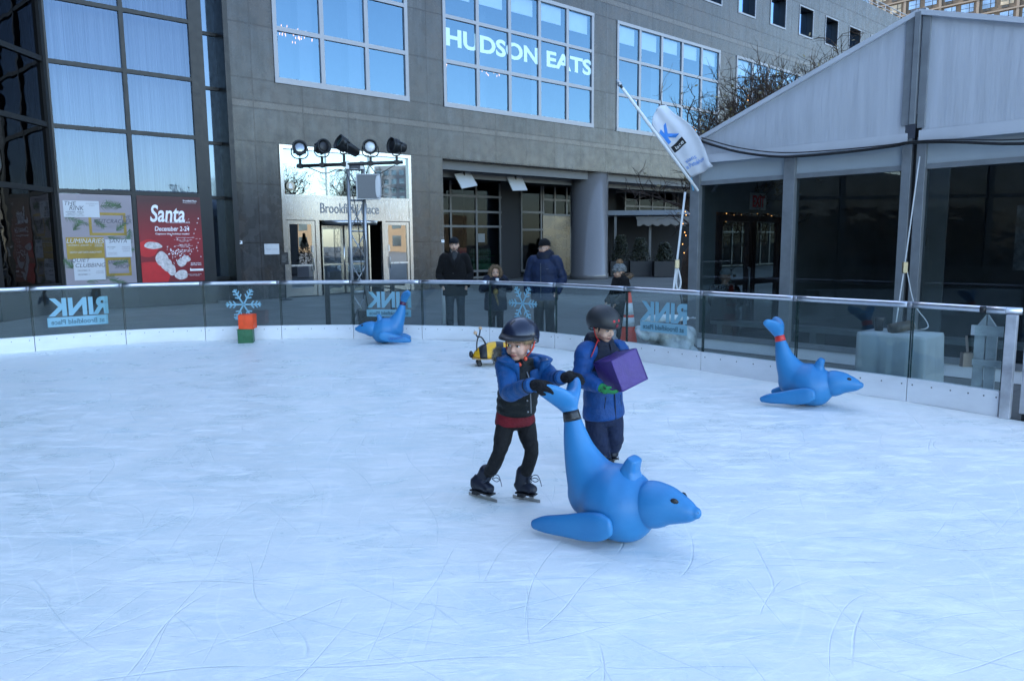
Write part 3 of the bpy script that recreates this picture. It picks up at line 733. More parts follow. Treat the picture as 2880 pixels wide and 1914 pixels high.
def snowflake(k, u, v, r):
    c, d, n = decal_frame(k, u, v); mb = MB(); T = frame(c-O, d, (0,0,1))
    for i in range(6):
        a = R(60*i); e = Vector((math.cos(a), math.sin(a), 0))
        mb.bar(T @ Vector((0,0,0)), T @ (e*r), .028, .004, n)
        for q, l in ((.42, .26), (.64, .24), (.84, .17)):
            for s in (-1, 1):
                b = a+s*R(52); f_ = Vector((math.cos(b), math.sin(b), 0))
                mb.bar(T @ (e*r*q+Vector((0,0,.0005*s))), T @ (e*r*q+f_*r*l+Vector((0,0,.0005*s))), .024, .0036, n)
    mb.build('snowflake', DECAL, panels[k])
snowflake(5, 685, 856, .315); snowflake(9, 1470, 853, .315)
# gate at the right end
ge = thing('rink_gate', 'aluminium gate post and latch frame at the right end of the rink wall', 'gate', tuple(GATE_END))
dg = (G(2850,1178)-GATE_END); dg.z = 0; dg.normalize(); ng = Vector((-dg.y, dg.x, 0))
if ng.y < 0: ng = -ng
GREYW = M('weathered_aluminium', (.40,.41,.44), .5, .15, .4, 3, bump=.15, bs=30)
mb = MB(); a = dg*.06
mb.bar(a+Vector((0,0,0)), a+Vector((0,0,1.0)), .09, .09, dg); mb.build('gate_post', GREYW, ge, bevel=.006)
mb = MB(); mb.loft([-dg*.16+ng*.04+Vector((0,0,1.035)), dg*.13+ng*.04+Vector((0,0,1.035))], .036, .028, (0,0,1), 12, 1, False); mb.build('rail_end', RAIL, ge)
mb = MB(); mb.loft([-dg*.17+ng*.04+Vector((0,0,1.035)), -dg*.22+ng*.04+Vector((0,0,1.035))], .033, .026, (0,0,1), 12, 1, False); mb.build('rail_joiner', BLACK, ge)
for off, ta, tb in ((-.125, .98, .84), (-.228, .84, .98)):
    mb = MB(); p = dg*off+ng*.14
    mb.add([p+Vector((0,0,.12))-dg*.045, p+Vector((0,0,.12))+dg*.045, p+Vector((0,0,tb*.5))+dg*.045, p+Vector((0,0,tb))+dg*.045, p+Vector((0,0,ta))-dg*.045, p+Vector((0,0,ta*.5))-dg*.045]+
           [q+ng*.04 for q in (p+Vector((0,0,.12))-dg*.045, p+Vector((0,0,.12))+dg*.045, p+Vector((0,0,tb*.5))+dg*.045, p+Vector((0,0,tb))+dg*.045, p+Vector((0,0,ta))-dg*.045, p+Vector((0,0,ta*.5))-dg*.045)],
           [(0,1,2,3,4,5),(11,10,9,8,7,6)]+[(i,6+i,6+(i+1)%6,(i+1)%6) for i in range(6)])
    mb.build('upright', GREYW, ge)
mb = MB()
for z in (.82, .50): mb.bar(dg*-.30+ng*.12+Vector((0,0,z)), dg*.04+ng*.12+Vector((0,0,z)), .03, .10 if z > .6 else .06)
mb.bar(dg*-.32+ng*.16+Vector((0,0,.10)), dg*.04+ng*.10+Vector((0,0,.10)), .16, .03); mb.build('cross_plate', GREYW, ge)
mb = MB(); mb.box(-.05,.05,-.03,.03,-.07,.07,0,Matrix.Translation(dg*-.32+ng*.1+Vector((0,0,.52)))); mb.bar(dg*-.31+ng*.08+Vector((0,0,.6)), dg*-.33+ng*.08+Vector((0,0,.76)), .02, .02); mb.build('latch', M('brass_latch', (.16,.155,.14), .4, .5), ge)
gp = thing('gate_panel', 'weathered grey metal gate panel standing right of the gate post', 'gate', tuple(GATE_END+dg*.17))
mb = MB(); T = Matrix.Translation((0,0,0)) @ frame((0,0,0), dg, (0,0,1))
mb.prism([(0,.06),(1.1,.06),(1.1,1.0),(.09,1.0),(0,.86)], 0, .04, 0, Matrix(((dg.x,ng.x,0,0),(dg.y,ng.y,0,0),(0,0,1,0),(0,0,0,1))))
mb.build('panel', GREYW, gp, bevel=.006)
mb = MB(); mb.bar(dg*.02+ng*.07+Vector((0,0,0)), dg*1.1+ng*.07+Vector((0,0,0)), .1, .09); mb.build('rubber_foot', BLACK, gp)

# ------------------------------------------------------------------ white tent
TN0, TS0, q4 = -3.8, 10.4, 1.04
tent = thing('event_tent', 'large white event tent with a gabled front, grey posts and dark glass walls', 'tent', TW(TN0, TS0), ROTT)
def E(n, s, z): return (n-TN0, s-TS0, z)
VINYL = M('white_tent_vinyl', (.46,.485,.53), .45, 0, .10, 1.2, stretch=(6,6,.35), bump=.35, bs=2.2, bd=.03)
VINYL2 = M('valance_vinyl', (.50,.525,.57), .45, 0, .06, 1.5)
TPOST = M('tent_post_aluminium', (.26,.28,.30), .45, .45, .12, 6, bump=.05, bs=60)
TGLASS = thin_glass('tent_glass', (.40,.46,.47), (.40,.45,.5), 1.5, 0.0, .03, .02, (.5,.5,.5))
HEADW = M('white_header_panel', (.36,.41,.45), .5, 0, .05, 2)
TENTIN = M('tent_lining', (.17,.19,.20), .8, 0, .25, .8)
posts = [(-7.17,-7.00), (-5.57,-5.40), (-3.945,-3.83), (-3.77,-3.66), (-2.18,-2.0), (-.75,-.58)]
for k, (a, b) in enumerate(posts):
    MB().box(a-TN0, b-TN0, -.06, .10, 0, 3.0).build('post', TPOST, tent, bevel=.004)
MB().box(-3.83-TN0, -3.77-TN0, .02, .08, 0, 3.3).build('dark_gap', BLACK, tent)  # black strip painted in as the shade between the paired posts
for (a, b) in ((-7.0,-5.57), (-5.40,-3.945), (-3.66,-2.18), (-2.0,-.75)):
    mb = MB(); mb.box(a-TN0, b-TN0, .0, .06, 2.665, 3.0); mb.build('header_panel', HEADW, tent)
    MB().box(a-TN0, b-TN0, -.02, .08, 2.60, 2.665).build('glass_rail', TPOST, tent); MB().box(a-TN0, b-TN0, -.02, .08, .15, .23).build('glass_rail', TPOST, tent)
    mb = MB(); mb.box(a-TN0, b-TN0, -.005, .06, -.01, .15); mb.build('base_board', BOARD, tent)
    mb = MB(); mb.quad(E(a,TS0+.03,.23), E(b,TS0+.03,.23), E(b,TS0+.03,2.60), E(a,TS0+.03,2.60)); mb.build('glass_wall', TGLASS, tent)
# gable cloth: gently bellied sheet with thickness
def gable(nl, nr, zl, zr, name):
    mb = MB(); nx, nz = 14, 8; vs_, fs_ = [], []
    for side in (0, 1):
        for i in range(nx+1):
            t = i/nx; n = nl+(nr-nl)*t; zt = zl+(zr-zl)*t
            for j in range(nz+1):
                u_ = j/nz; z = 3.05+(zt-3.05)*u_
                bel = .035*math.sin(math.pi*t)*math.sin(math.pi*u_)
                vs_.append(E(n, TS0-.13-bel+(.006 if side else 0), z))
    Q = (nx+1)*(nz+1)
    for i in range(nx):
        for j in range(nz):
            a = i*(nz+1)+j; fs_.append((a, a+nz+1, a+nz+2, a+1)); fs_.append((Q+a, Q+a+1, Q+a+nz+2, Q+a+nz+1))
    mb.add(vs_, fs_, 0, True); return mb.build(name, VINYL, tent)
gable(-7.02, -3.9, 3.24, 4.46, 'gable_cloth'); gable(-3.7, .4, 4.46, 3.2, 'gable_cloth')
mb = MB()
mb.prism([(-7.12-TN0, 2.78), (-7.02-TN0, 3.24), (-7.02-TN0, 3.05), (-3.86-TN0, 3.05), (-3.86-TN0, 2.91), (-7.0-TN0, 2.93)], -.16, -.135)
mb.prism([(-3.72-TN0, 2.93), (-3.72-TN0, 3.07), (.4-TN0, 3.07), (.4-TN0, 2.90)], -.165, -.14)
mb.build('valance', VINYL2, tent)
mb = MB(); mb.box(-.035,.035,-.20,-.13,3.15,4.50); mb.box(-.14,-.05,-.165,-.14,3.15,4.44); mb.box(.05,.14,-.165,-.14,3.10,4.44); mb.box(-.09,.09,-.19,-.10,4.46,4.53); mb.build('ridge_upright', TPOST, tent, bevel=.004)
mb = MB()
for (n0, z0, n1, z1) in ((-7.05, 3.26, -3.8, 4.50), (-3.8, 4.50, .4, 3.22)):
    a, b = Vector(E(n0, TS0-.15, z0)), Vector(E(n1, TS0-.15, z1)); mb.bar(a, b, .09, .06)
mb.build('gable_edge', VINYL2, tent)
mb = MB()
for (n0, z0, n1, z1) in ((-7.05, 3.26, -3.8, 4.52), (-3.8, 4.52, .4, 3.24)):
    mb.add([E(n0,TS0-.1,z0), E(n1,TS0-.1,z1), E(n1,TS0+9,z1), E(n0,TS0+9,z0), E(n0,TS0-.1,z0+.01), E(n1,TS0-.1,z1+.01), E(n1,TS0+9,z1+.01), E(n0,TS0+9,z0+.01)], [(0,1,2,3),(7,6,5,4),(0,4,5,1),(2,6,7,3),(0,3,7,4),(1,5,6,2)])
ROOFV = NT('translucent_roof_vinyl'); _d = ROOFV.n('BsdfDiffuse'); ROOFV.set(_d, Color=(.52,.54,.58,1)); _t = ROOFV.n('BsdfTranslucent'); ROOFV.set(_t, Color=(.55,.58,.62,1))
_m = ROOFV.n('MixShader'); ROOFV.set(_m, i0=.34, i1=_d.outputs[0], i2=_t.outputs[0]); ROOFV.t.links.new(_m.outputs[0], ROOFV.out.inputs[0])
mb.build('roof', ROOFV.mat, tent)
mb = MB()
def wallq(n0, s0, n1, s1, z0, z1): mb.quad(E(n0,s0,z0), E(n1,s1,z0), E(n1,s1,z1), E(n0,s0,z1))
wallq(-7.1,TS0+.1,-7.1,11.0,0,3.2); wallq(-7.1,13.1,-7.1,TS0+9,0,3.2); wallq(-7.1,11.0,-7.1,13.1,2.2,3.2); wallq(.3,TS0,.3,TS0+9,0,3.2); wallq(-7.1,TS0+9,.3,TS0+9,0,4.6)
mb.build('lining_wall', TENTIN, tent)
mb = MB(); mb.box(-7.1-TN0, .3-TN0, .1, 9, .0, .09); mb.build('tent_floor', M('rubber_floor', (.10,.105,.11), .7, 0, .2, 2), tent)
mb = MB()
for s in (11.02, 11.96, 12.1, 13.0): mb.box(-7.14-TN0, -7.04-TN0, s-TS0, s+.1-TS0, .09, 2.15)
for z in (.09, .95, 2.05): mb.box(-7.139-TN0, -7.041-TN0, 11.12-TS0, 13.0-TS0, z, z+.1)
dd_ = mb.build('tent_door', M('door_dark_red_frame', (.05,.035,.038), .4, .3), tent)
mb = MB(); mb.quad(E(-7.09,11.1,.15), E(-7.09,13,.15), E(-7.09,13,2.1), E(-7.09,11.1,2.1)); mb.build('pane', thin_glass('tent_door_glass', (.8,.86,.86), (1,1,1), 1.5, 0, .02), dd_)
mb = MB(); mb.tube([E(-7.0,11.9,1.25), E(-6.95,11.85,1.25), E(-6.95,11.85,.6), E(-7.0,11.9,.6)], .02, 8); mb.build('handle', ALU, dd_)
mb = MB(); mb.box(-7.08-TN0, -7.05-TN0, 12.0-TS0, 12.5-TS0, 2.26, 2.55); ex = mb.build('exit_sign', M('exit_sign_housing', (.45,.45,.45), .5), tent)
text('lettering', 'EXIT', .2, M('exit_red', (.75,.06,.07), .5), ex, frame(E(-7.045,12.25,2.405), (0,1,0), (0,0,1)), .006, .002, box=(.40,.20))
mb = MB(); mb.box(-7.0-TN0, -.8-TN0, .35, .75, .35, .41)
for n in (-6.9,-5.3,-3.8,-2.2): mb.box(n-TN0, n+.1-TN0, .4, .7, .09, .35)
mb.build('bench', M('grey_bench_wood', (.50,.52,.52), .6, 0, .15, 8), tent)
mb = MB(); mb.box(-5.1-TN0, -4.5-TN0, 3.4, 3.45, .1, 2.9); mb.build('inner_panel', M('grey_partition', (.48,.52,.54), .7, 0, .2, .7), tent)
mb = MB(); mb.box(-5.0-TN0, -4.78-TN0, 3.36, 3.395, 1.6, 1.9); nt = mb.build('notice', M('pale_notice', (.34,.36,.38), .6), tent)
text('lettering', 'LACING\nAREA\nONLY', .05, M('notice_red', (.35,.06,.08), .6), nt, frame(E(-4.89,TS0+3.355,1.76), (1,0,0), (0,0,1)), 0, .001, box=(.14,.16))
mb = MB(); mb.box(-3.3-TN0, -2.55-TN0, 2.6, 2.64, 1.25, 2.2); mb.build('picture_panel', M('dim_picture', (.22,.24,.27), .6, 0, .9, 5), tent)

# cables and straps on the tent
mb = MB()
c1 = [(-7.15,10.42,3.34),(-6.78,10.2,3.22),(-6.2,10.18,3.03),(-5.5,10.18,2.90),(-4.7,10.18,2.88),(-4.0,10.18,2.90),(-3.8,10.18,2.92),(-3.3,10.18,2.88),(-2.6,10.18,2.79),(-1.8,10.18,2.80)]
cb = tag(MB().tube([TW(*p)-TW(TN0,10.2) for p in c1], .019, 8, 4).build('power_cable', BLACK, None, loc=TW(TN0,10.2)), 'thick black cable sagging along the front eave of the white tent', 'cable')
c2 = [(n, s, z-.0+(.035 if abs(n+3.8) > .2 else 0)) for n, s, z in c1]
tag(MB().tube([TW(n, s-.03, z+.012+.05*abs(math.sin((n+3.8)*.6))) -TW(TN0,10.2) for n, s, z in c1], .009, 6, 4).build('thin_cable', BLACK, None, loc=TW(TN0,10.2)), 'thin black cable just above the thick one on the tent eave', 'cable')
STRAP = M('white_webbing', (.50,.52,.54), .6, 0, .05, 30)
def strap(name, label, pts, wd, extra=None):
    mb = MB(); P = [Vector(p) for p in pts]; b0 = P[-1].copy()
    mb.loft([p-b0 for p in P], wd, .003, (1,.1,0), 8, 3, False)
    if extra:
        for e in extra: mb.loft([Vector(p)-b0 for p in e], wd*.8, .003, (1,.1,0), 8, 4, False)
    o = mb.build(name, STRAP, None, loc=b0); return tag(o, label, 'strap')
sA = A(2587, 440, 10.35)
s1 = strap('tie_strap', 'white webbing strap running down the double post of the tent to the covered table', [A(2587,440,9.58), A(2545,742,9.48), A(2518,920,9.32)], .010, [[A(2548,742,9.48), A(2570,850,9.40), A(2607,905,9.3), A(2600,925,9.25), A(2525,927,9.25)]])
s2 = strap('flag_strap', 'white webbing strap with a ratchet hanging beside the left tent post', [A(1927,540,10.6), A(1903,743,10.5), A(1893,822,10.4)], .016, [[A(1904,745,10.5), A(1915,790,10.5), A(1908,815,10.5), A(1902,795,10.5), A(1906,755,10.5)]])
MB().box(-.03,.03,-.02,.02,-.06,.06).build('ratchet', M('brass_ratchet', (.35,.30,.2), .4, .7), s2, bevel=.005, loc=A(1904,742,10.45)-s2.location)
MB().box(-.03,.03,-.02,.02,-.07,.07).build('ratchet', bpy.data.materials['brass_ratchet'], s1, bevel=.005, loc=A(2545,752,9.45)-s1.location)

# covered table behind the glass, with things on it
tb = thing('covered_table', 'square table hidden under a pale cloth behind the rink glass', 'table', TW(-3.36, 9.05), ROTT)
mb = MB(); rings = []
nseg = 64; vs_, fs_ = [], []
def sq(a, hw, hd, wob):
    c, s = math.cos(a), math.sin(a); m_ = max(abs(c)/hw, abs(s)/hd); r = 1/m_*(1+wob*math.sin(a*11+1.3)+wob*.6*math.sin(a*23))
    return r*c, r*s
for z, g_, wob in ((.665, .0, 0), (.66, 1.0, 0), (.62, 1.02, .006), (.4, 1.03, .022), (.15, 1.05, .038), (.0, 1.06, .045)):
    for k in range(nseg):
        x, y = sq(2*math.pi*k/nseg, .36*max(g_, .02), .30*max(g_, .02), wob); vs_.append((x, y, z))
for i in range(5):
    for k in range(nseg): fs_.append((i*nseg+k, (i+1)*nseg+k, (i+1)*nseg+(k+1) % nseg, i*nseg+(k+1) % nseg))
mb.add(vs_, fs_, 0, True); mb.build('cloth', M('pale_table_cloth', (.36,.40,.415), .8, 0, .10, 3, bump=.5, bs=6), tb)
MB().box(-.34,.34,-.28,.28,.60,.655).build('tabletop', DARKIN, tb)
def onT(n, s, z): return TW(n, s, z)
cup = MB(); cup.lathe([(.045,0),(.058,.15),(.056,.155),(.044,.02)], (0,0,0), 16); cup = tag(cup.build('black_cup', BLACK, None, loc=onT(-3.58, 9.0, .666)), 'black cup standing at the left end of the pale covered table', 'cup')
rl = thing('tape_roll', 'dark roll with a white end lying on the pale covered table', 'roll', onT(-3.33, 8.98, .668))
mb = MB(); mb.lathe([(.06,-.13),(.06,.13)], (0,0,.06), 18, 0, Matrix.Translation((0,0,.06)) @ Matrix.Rotation(R(80),4,'Y') @ Matrix.Translation((0,0,-.06))); mb.build('wrap', M('brown_black_wrap', (.06,.045,.03), .5, 0, .8, 8), rl)
mb = MB(); mb.lathe([(.045,.131),(.045,.14)], (0,0,.06), 16, 0, Matrix.Translation((0,0,.06)) @ Matrix.Rotation(R(80),4,'Y') @ Matrix.Translation((0,0,-.06))); mb.build('end_cap', WHITEP, rl)
mb = MB()
for i, (x, y, r) in enumerate(((0,0,.05), (.09,.02,.06), (.17,-.01,.045), (.05,.06,.04))): mb.ell((x,y,.02), (r, r*.7, .025), Euler((.3*i,.4,.7*i)).to_matrix(), 7)
tag(mb.build('crumpled_wrapper', M('foil_wrapper', (.45,.46,.42), .35, .4, .5, 20), None, voxel=.008, loc=TW(-2.82, 8.75, -.01)), 'small crumpled foil wrapper on the ground right of the covered table', 'litter')
# ------------------------------------------------------------------ seal skating aids
BLUE = NT('seal_blue_plastic')
_v = BLUE.coord(); _f1 = BLUE.noise(_v, 3, 4, .6); _f2 = BLUE.noise(_v, 160, 2)
_c = BLUE.ramp(_f1, (.3, (.024,.180,.42)), (.7, (.034,.230,.495)))
_sc = BLUE.ramp(BLUE.noise(BLUE.coord((1,1,7), (.4,.3,0)), 9, 5, .7, .6), (.60, 0), (.74, 1))
_c = BLUE.mix(BLUE.math('MULTIPLY', _sc, .22), _c, (.09,.30,.62))
_b = BLUE.bsdf(Base_Color=_c, Roughness=BLUE.ramp(_f1, (.3,.36), (.7,.5)))
BLUE.set(_b, Normal=BLUE.bump(_f2, .06, .004)); BLUE = BLUE.mat
def seal(label, loc, rotz, band, letters=None):
    t = thing('seal_skating_aid', label, 'skating aid', loc, rotz, 'blue seal skating aids on the ice')
    if not seal_proto:
        mb = MB(); up = (0,1,0)
        tail = [(-.408,.805,.044),(-.402,.762,.046),(-.386,.700,.049),(-.362,.598,.072),(-.332,.498,.096),(-.292,.412,.126),(-.245,.335,.158),(-.20,.275,.175)]
        trunk = [(-.245,.235,.150),(-.17,.235,.200),(-.08,.226,.222),(-.003,.220,.218),(.07,.234,.188),(.132,.248,.130)]
        mb.loft([(x,0,z) for x,z,r in tail], [r*.94 for x,z,r in tail], [r for x,z,r in tail], up, 32, 5)
        mb.loft([(x,0,z) for x,z,r in trunk], [r*.96 for x,z,r in trunk], [r for x,z,r in trunk], up, 32, 5)
        for s in (-1, 1):
            mb.loft([(-.402,0,.752),(-.418,s*.060,.800),(-.452,s*.120,.842),(-.496,s*.182,.876)], [.070,.076,.070,.046], [.042,.036,.031,.024], (1,0,.9), 20, 6)
        b = mb.build('body', BLUE, t, voxel=.0085, smooth_it=55)
        mb = MB(); mb.loft([(.010,0,.38),(.018,0,.430),(.030,0,.465),(.044,0,.498)], [.080,.060,.058,.054], [.070,.048,.040,.032], (0,1,0), 20, 5, True, 0, .6, None, True, .25)
        mb.build('grip', BLUE, t, voxel=.006, smooth_it=5)
        mb = MB()
        hd = [(.125,.250,.128),(.155,.254,.134),(.200,.262,.129),(.256,.268,.112),(.315,.265,.089),(.366,.261,.068),(.400,.260,.051),(.418,.261,.035)]
        mb.loft([(x,0,z) for x,z,r in hd], [r*.95 for x,z,r in hd], [r for x,z,r in hd], (0,1,0), 32, 6)
        h = mb.build('head', BLUE, t, voxel=.007, smooth_it=3)
        for s in (-1, 1):
            mb = MB(); mb.ell((.322, s*.061, .322), (.023,.009,.017), Euler((0,R(20),R(-24*s))).to_matrix(), 14); mb.build('eye', BLACK, h)
            mb = MB(); mb.ell((.434, s*.015, .268), (.010,.008,.012), None, 10); mb.build('nostril', BLACK, h)
        mb = MB(); pts = []
        for k in range(19):
            f_ = abs(k-9)/9.0; x = .428-.115*f_**1.3; r = .037+(.428-x)*.42
            zc = .2605+(.428-x)*.05; zz = zc-r*(.52-.16*max(0, f_-.6)*2.5); y = math.sqrt(max(0, r*r-(zz-zc)**2))*.955*(1 if k > 9 else -1)*min(1, f_*2.2)
            pts.append((x, y, zz))
        mb.tube(pts, .0026, 6, 2); mb.build('mouth', M('mouth_line', (.015,.06,.22), .5), h)
        fl = [(-.485,.062,.032),(-.41,.078,.052),(-.28,.100,.066),(-.14,.126,.083),(-.04,.150,.080),(.015,.160,.056)]
        for s in (-1, 1):
            mb = MB(); mb.loft([(x, s*(.235-.02*i*0), z) for i, (x,z,r) in enumerate(fl)], [.028,.031,.034,.036,.034,.024], [r for x,z,r in fl], (0,1,0), 24, 5, sq=.8)
            mb.build('flipper', BLUE, t, voxel=.007, smooth_it=4)
        mb = MB(); mb.loft([(-.3925,0,.720),(-.378,0,.662)], [.0465,.0525], [.0495,.0565], (0,1,0), 32, 3, False)
        mb.build('tape_band', [M('red_tape', (.55,.02,.02), .35)], t)
        seal_proto.append(t)
    else:
        for ch in seal_proto[0].children:
            c = ch.copy(); COL.objects.link(c); c.parent = t
            for g_ in ch.children: d = g_.copy(); COL.objects.link(d); d.parent = c
    for ch in t.children:
        if ch.name.startswith('tape_band'):
            ch.data = ch.data.copy(); ch.data.materials[0] = band; ch['label'] = band.name.replace('_', ' ')
    if letters:
        f_ = [c for c in t.children if c.name.startswith('flipper')][1]
        text('lettering', letters, .07, M('flipper_ink', (.02,.10,.34), .6), f_, frame((-.25,.290,.118), (-1,0,.19), (.19,0,1)), 0, .0012, box=(.26,.05))
    return t
seal_proto = []
TAPEK = M('black_tape', (.014,.014,.016), .28, 0, .3, 30); TAPER = M('red_tape_band', (.62,.03,.025), .35); TAPEP = M('dark_purple_tape', (.07,.015,.06), .35)
seal('large blue seal skating aid with black tape, pushed by the boy in front', (.657,4.15,0), R(-38), TAPEK)
q_ = G(2312,1148); seal('blue seal skating aid with a red tape band near the right rink wall', (q_.x-.02, q_.y+.12, 0), R(-33), TAPER)
q_ = G(1080,962); seal('far blue seal skating aid facing left against the back rink wall', (q_.x-.02, q_.y-.12, 0), R(188), TAPEP, 'Winter')

# ------------------------------------------------------------------ foam cubes
def cube(label, loc, rot, sz, col, name='foam_cube'):
    t = NT(label[:20].replace(' ', '_')); v = t.coord()
    f1 = t.noise(v, 9, 5, .7); f2 = t.noise(v, 220, 2)
    b = t.bsdf(Base_Color=t.ramp(f1, (.3, [c*.85 for c in col]), (.7, [c*1.12 for c in col])), Roughness=.48)
    t.set(b, Normal=t.bump(t.math('ADD', t.noise(v, 7, 4, .6, .8), t.math('MULTIPLY', f2, .08)), .35, .03))
    mb = MB(); n = 8; h = sz/2
    for ax in range(3):
        for s in (-1, 1):
            vs_, fs_ = [], []
            for i in range(n+1):
                for j in range(n+1):
                    a, b_ = -1+2*i/n, -1+2*j/n
                    bl = 1+.035*(1-a*a)*(1-b_*b_)-.0
                    p = [0,0,0]; p[ax] = s*h*bl; p[(ax+1) % 3] = a*h; p[(ax+2) % 3] = b_*h; vs_.append(p)
            for i in range(n):
                for j in range(n):
                    q = (i*(n+1)+j, (i+1)*(n+1)+j, (i+1)*(n+1)+j+1, i*(n+1)+j+1); fs_.append(q if s > 0 else q[::-1])
            mb.add(vs_, fs_, 0, True)
    o = thing(name, label, 'foam cube', loc, 0, 'coloured foam cubes'); o.rotation_euler = rot
    mb.build('cover', t.mat, o)
    mb = MB(); e = h*1.0
    for ax in range(3):
        for a in (-1, 1):
            for b_ in (-1, 1):
                p = [0,0,0]; q = [0,0,0]; p[ax] = -e; q[ax] = e
                for w_ in (p, q): w_[(ax+1) % 3] = a*e; w_[(ax+2) % 3] = b_*e
                mb.tube([p, q], .0045, 6)
    mb.build('seam_piping', t.mat, o)
    return o
q_ = G(702, 959)
cube('dark green foam cube on the ice under the orange cube', (q_.x, q_.y-.16, .125), (0,0,R(12)), .245, (.012,.115,.045))
cube('bright orange foam cube stacked on the dark green cube', (q_.x+.035, q_.y-.15, .375), (0,0,R(4)), .245, (.85,.075,.012))
CUBEC = Vector((.795, 5.416, .781))
cube('purple foam cube held in the arms of the boy in the blue coat', CUBEC, (R(-12.458),R(-17.16),R(29.125)), .236, (.062,.028,.185))

# ------------------------------------------------------------------ bee ride-on
bee = thing('bee_ride_on_toy', 'yellow and black striped bee ride-on toy with wooden ball handles on the ice', 'ride-on toy', tuple(G(1400,1030)+Vector((-.05,.14,0))), R(6))
mb = MB()
st = [(-.30,.02),(-.285,.055),(-.25,.10),(-.18,.155),(-.09,.19),(0,.205),(.10,.20),(.20,.175),(.27,.125),(.31,.06),(.325,.02)]
mb.loft([(x,0,.115+r*.12) for x,r in st], [.16*min(1,r/.16) for x,r in st], [r*.95 for x,r in st], (0,1,0), 24, 5, False)
for i, f in enumerate(mb.f):
    cx = sum(mb.v[k].x for k in f)/len(f); cz = sum(mb.v[k].z for k in f)/len(f)
    mb.m[i] = 1 if any(a < cx < b for a, b in ((-.215,-.105), (.02,.115), (.215,.26))) else 0
for p in mb.v: p.z = max(p.z, .118)
mb.build('body', [M('bee_yellow', (.80,.42,.015), .4, 0, .08, 10), BLACK], bee)
mb = MB(); mb.loft([(-.31,0,.105),(-.2,0,.105),(.2,0,.105),(.33,0,.105)], [.10,.165,.165,.10], .013, (0,1,0), 24, 4); mb.build('wood_base', M('pale_plywood', (.50,.34,.16), .5, 0, .15, 12), bee)
for x, y in ((-.22,-.10),(-.22,.10),(.2,-.10),(.2,.10)):
    mb = MB(); mb.lathe([(.02,-.018),(.038,-.014),(.038,.014),(.02,.018)], (0,0,0), 16, 0, Matrix.Translation((x,y,.036)) @ Matrix.Rotation(R(78),4,'X') @ Matrix.Rotation(R(20),4,'Y')); mb.box(x-.012,x+.012,y-.025,y+.025,.04,.098); mb.build('caster', BLACK, bee)
mb = MB()
mb.tube([(-.245,-.05,.12),(-.25,-.045,.30),(-.225,-.01,.40),(-.17,.05,.385),(-.12,.08,.30)], .0105, 8, 4)
mb.tube([(-.225,-.01,.40),(-.25,-.06,.43),(-.265,-.085,.462)], .010, 8, 4); mb.tube([(-.225,0,.40),(-.20,.08,.44),(-.19,.115,.50)], .010, 8, 4)
hb_ = mb.build('handlebar', BLACK, bee)
for p in ((-.27,-.095,.475), (-.185,.125,.515)): MB().ell(p, .027, None, 14).build('ball_grip', M('turned_wood', (.55,.36,.22), .45, 0, .1, 20), hb_)
MB().ell((-.33,0,.16), (.03,.06,.05), None, 12).build('face', BLACK, bee)

# ------------------------------------------------------------------ lighting truss with lamps and speaker
tc = Vector((-3.15, 15.5, 0)); tr_ = thing('lighting_truss', 'upright silver truss tower with a black crossbar carrying stage lamps', 'truss', tuple(tc), R(14))
mb = MB(); w_ = .15
for x in (-w_, w_):
    for y in (-w_, w_): mb.tube([(x,y,0),(x,y,3.26)], .031, 10)
mb.build('chords', TRUSSM, tr_)
mb = MB(); zs_ = [.12+.62*k for k in range(6)]
cn = [(-w_,-w_),(w_,-w_),(w_,w_),(-w_,w_)]
for i in range(4):
    a, b = cn[i], cn[(i+1) % 4]
    for k, z in enumerate(zs_):
        mb.tube([(*a,z),(*b,z)], .016, 8)
        if k < 5: mb.tube([(*(a if k % 2 else b), z+.04),(*(b if k % 2 else a), z+.58)], .013, 8)
mb.build('lacing', TRUSSM, tr_)
mb = MB(); mb.box(-.17,.17,-.17,.17,3.26,3.34); mb.box(-.21,-.13,-.24,-.1,3.2,3.36); mb.box(.08,.16,-.24,-.1,3.2,3.36); mb.build('top_bracket', TRUSSM, tr_, bevel=.008)
Tl = Matrix.Rotation(R(-14), 4, 'Z')
mb = MB(); mb.tube([Tl @ Vector((-1.12,-.24,3.27)), Tl @ Vector((1.0,-.24,3.33))], .034, 12); mb.build('crossbar', BLACK, tr_)
mb = MB(); mb.box(-.45,.5,-.4,.45,0,.05); mb.box(-.05,.45,-.42,.3,.05,.38); mb.build('ballast', BLACK, tr_, bevel=.01)
mb = MB(); mb.tube([Tl @ Vector(p) for p in ((-.9,-.25,3.25),(-.55,-.27,3.12),(-.3,-.25,3.2),(-.1,-.24,3.05),(.05,-.2,2.2),(.1,-.2,1.2),(.2,-.2,.4))], .009, 6, 4); mb.tube([Tl @ Vector(p) for p in ((.85,-.25,3.28),(.5,-.27,3.1),(.3,-.25,3.22),(.16,-.22,2.2),(.2,-.2,1.6),(.12,-.2,.6))], .009, 6, 4); mb.build('cable', BLACK, tr_)
LENS = M('lamp_lens', (.30,.32,.34), .12, .7, .2, 10)
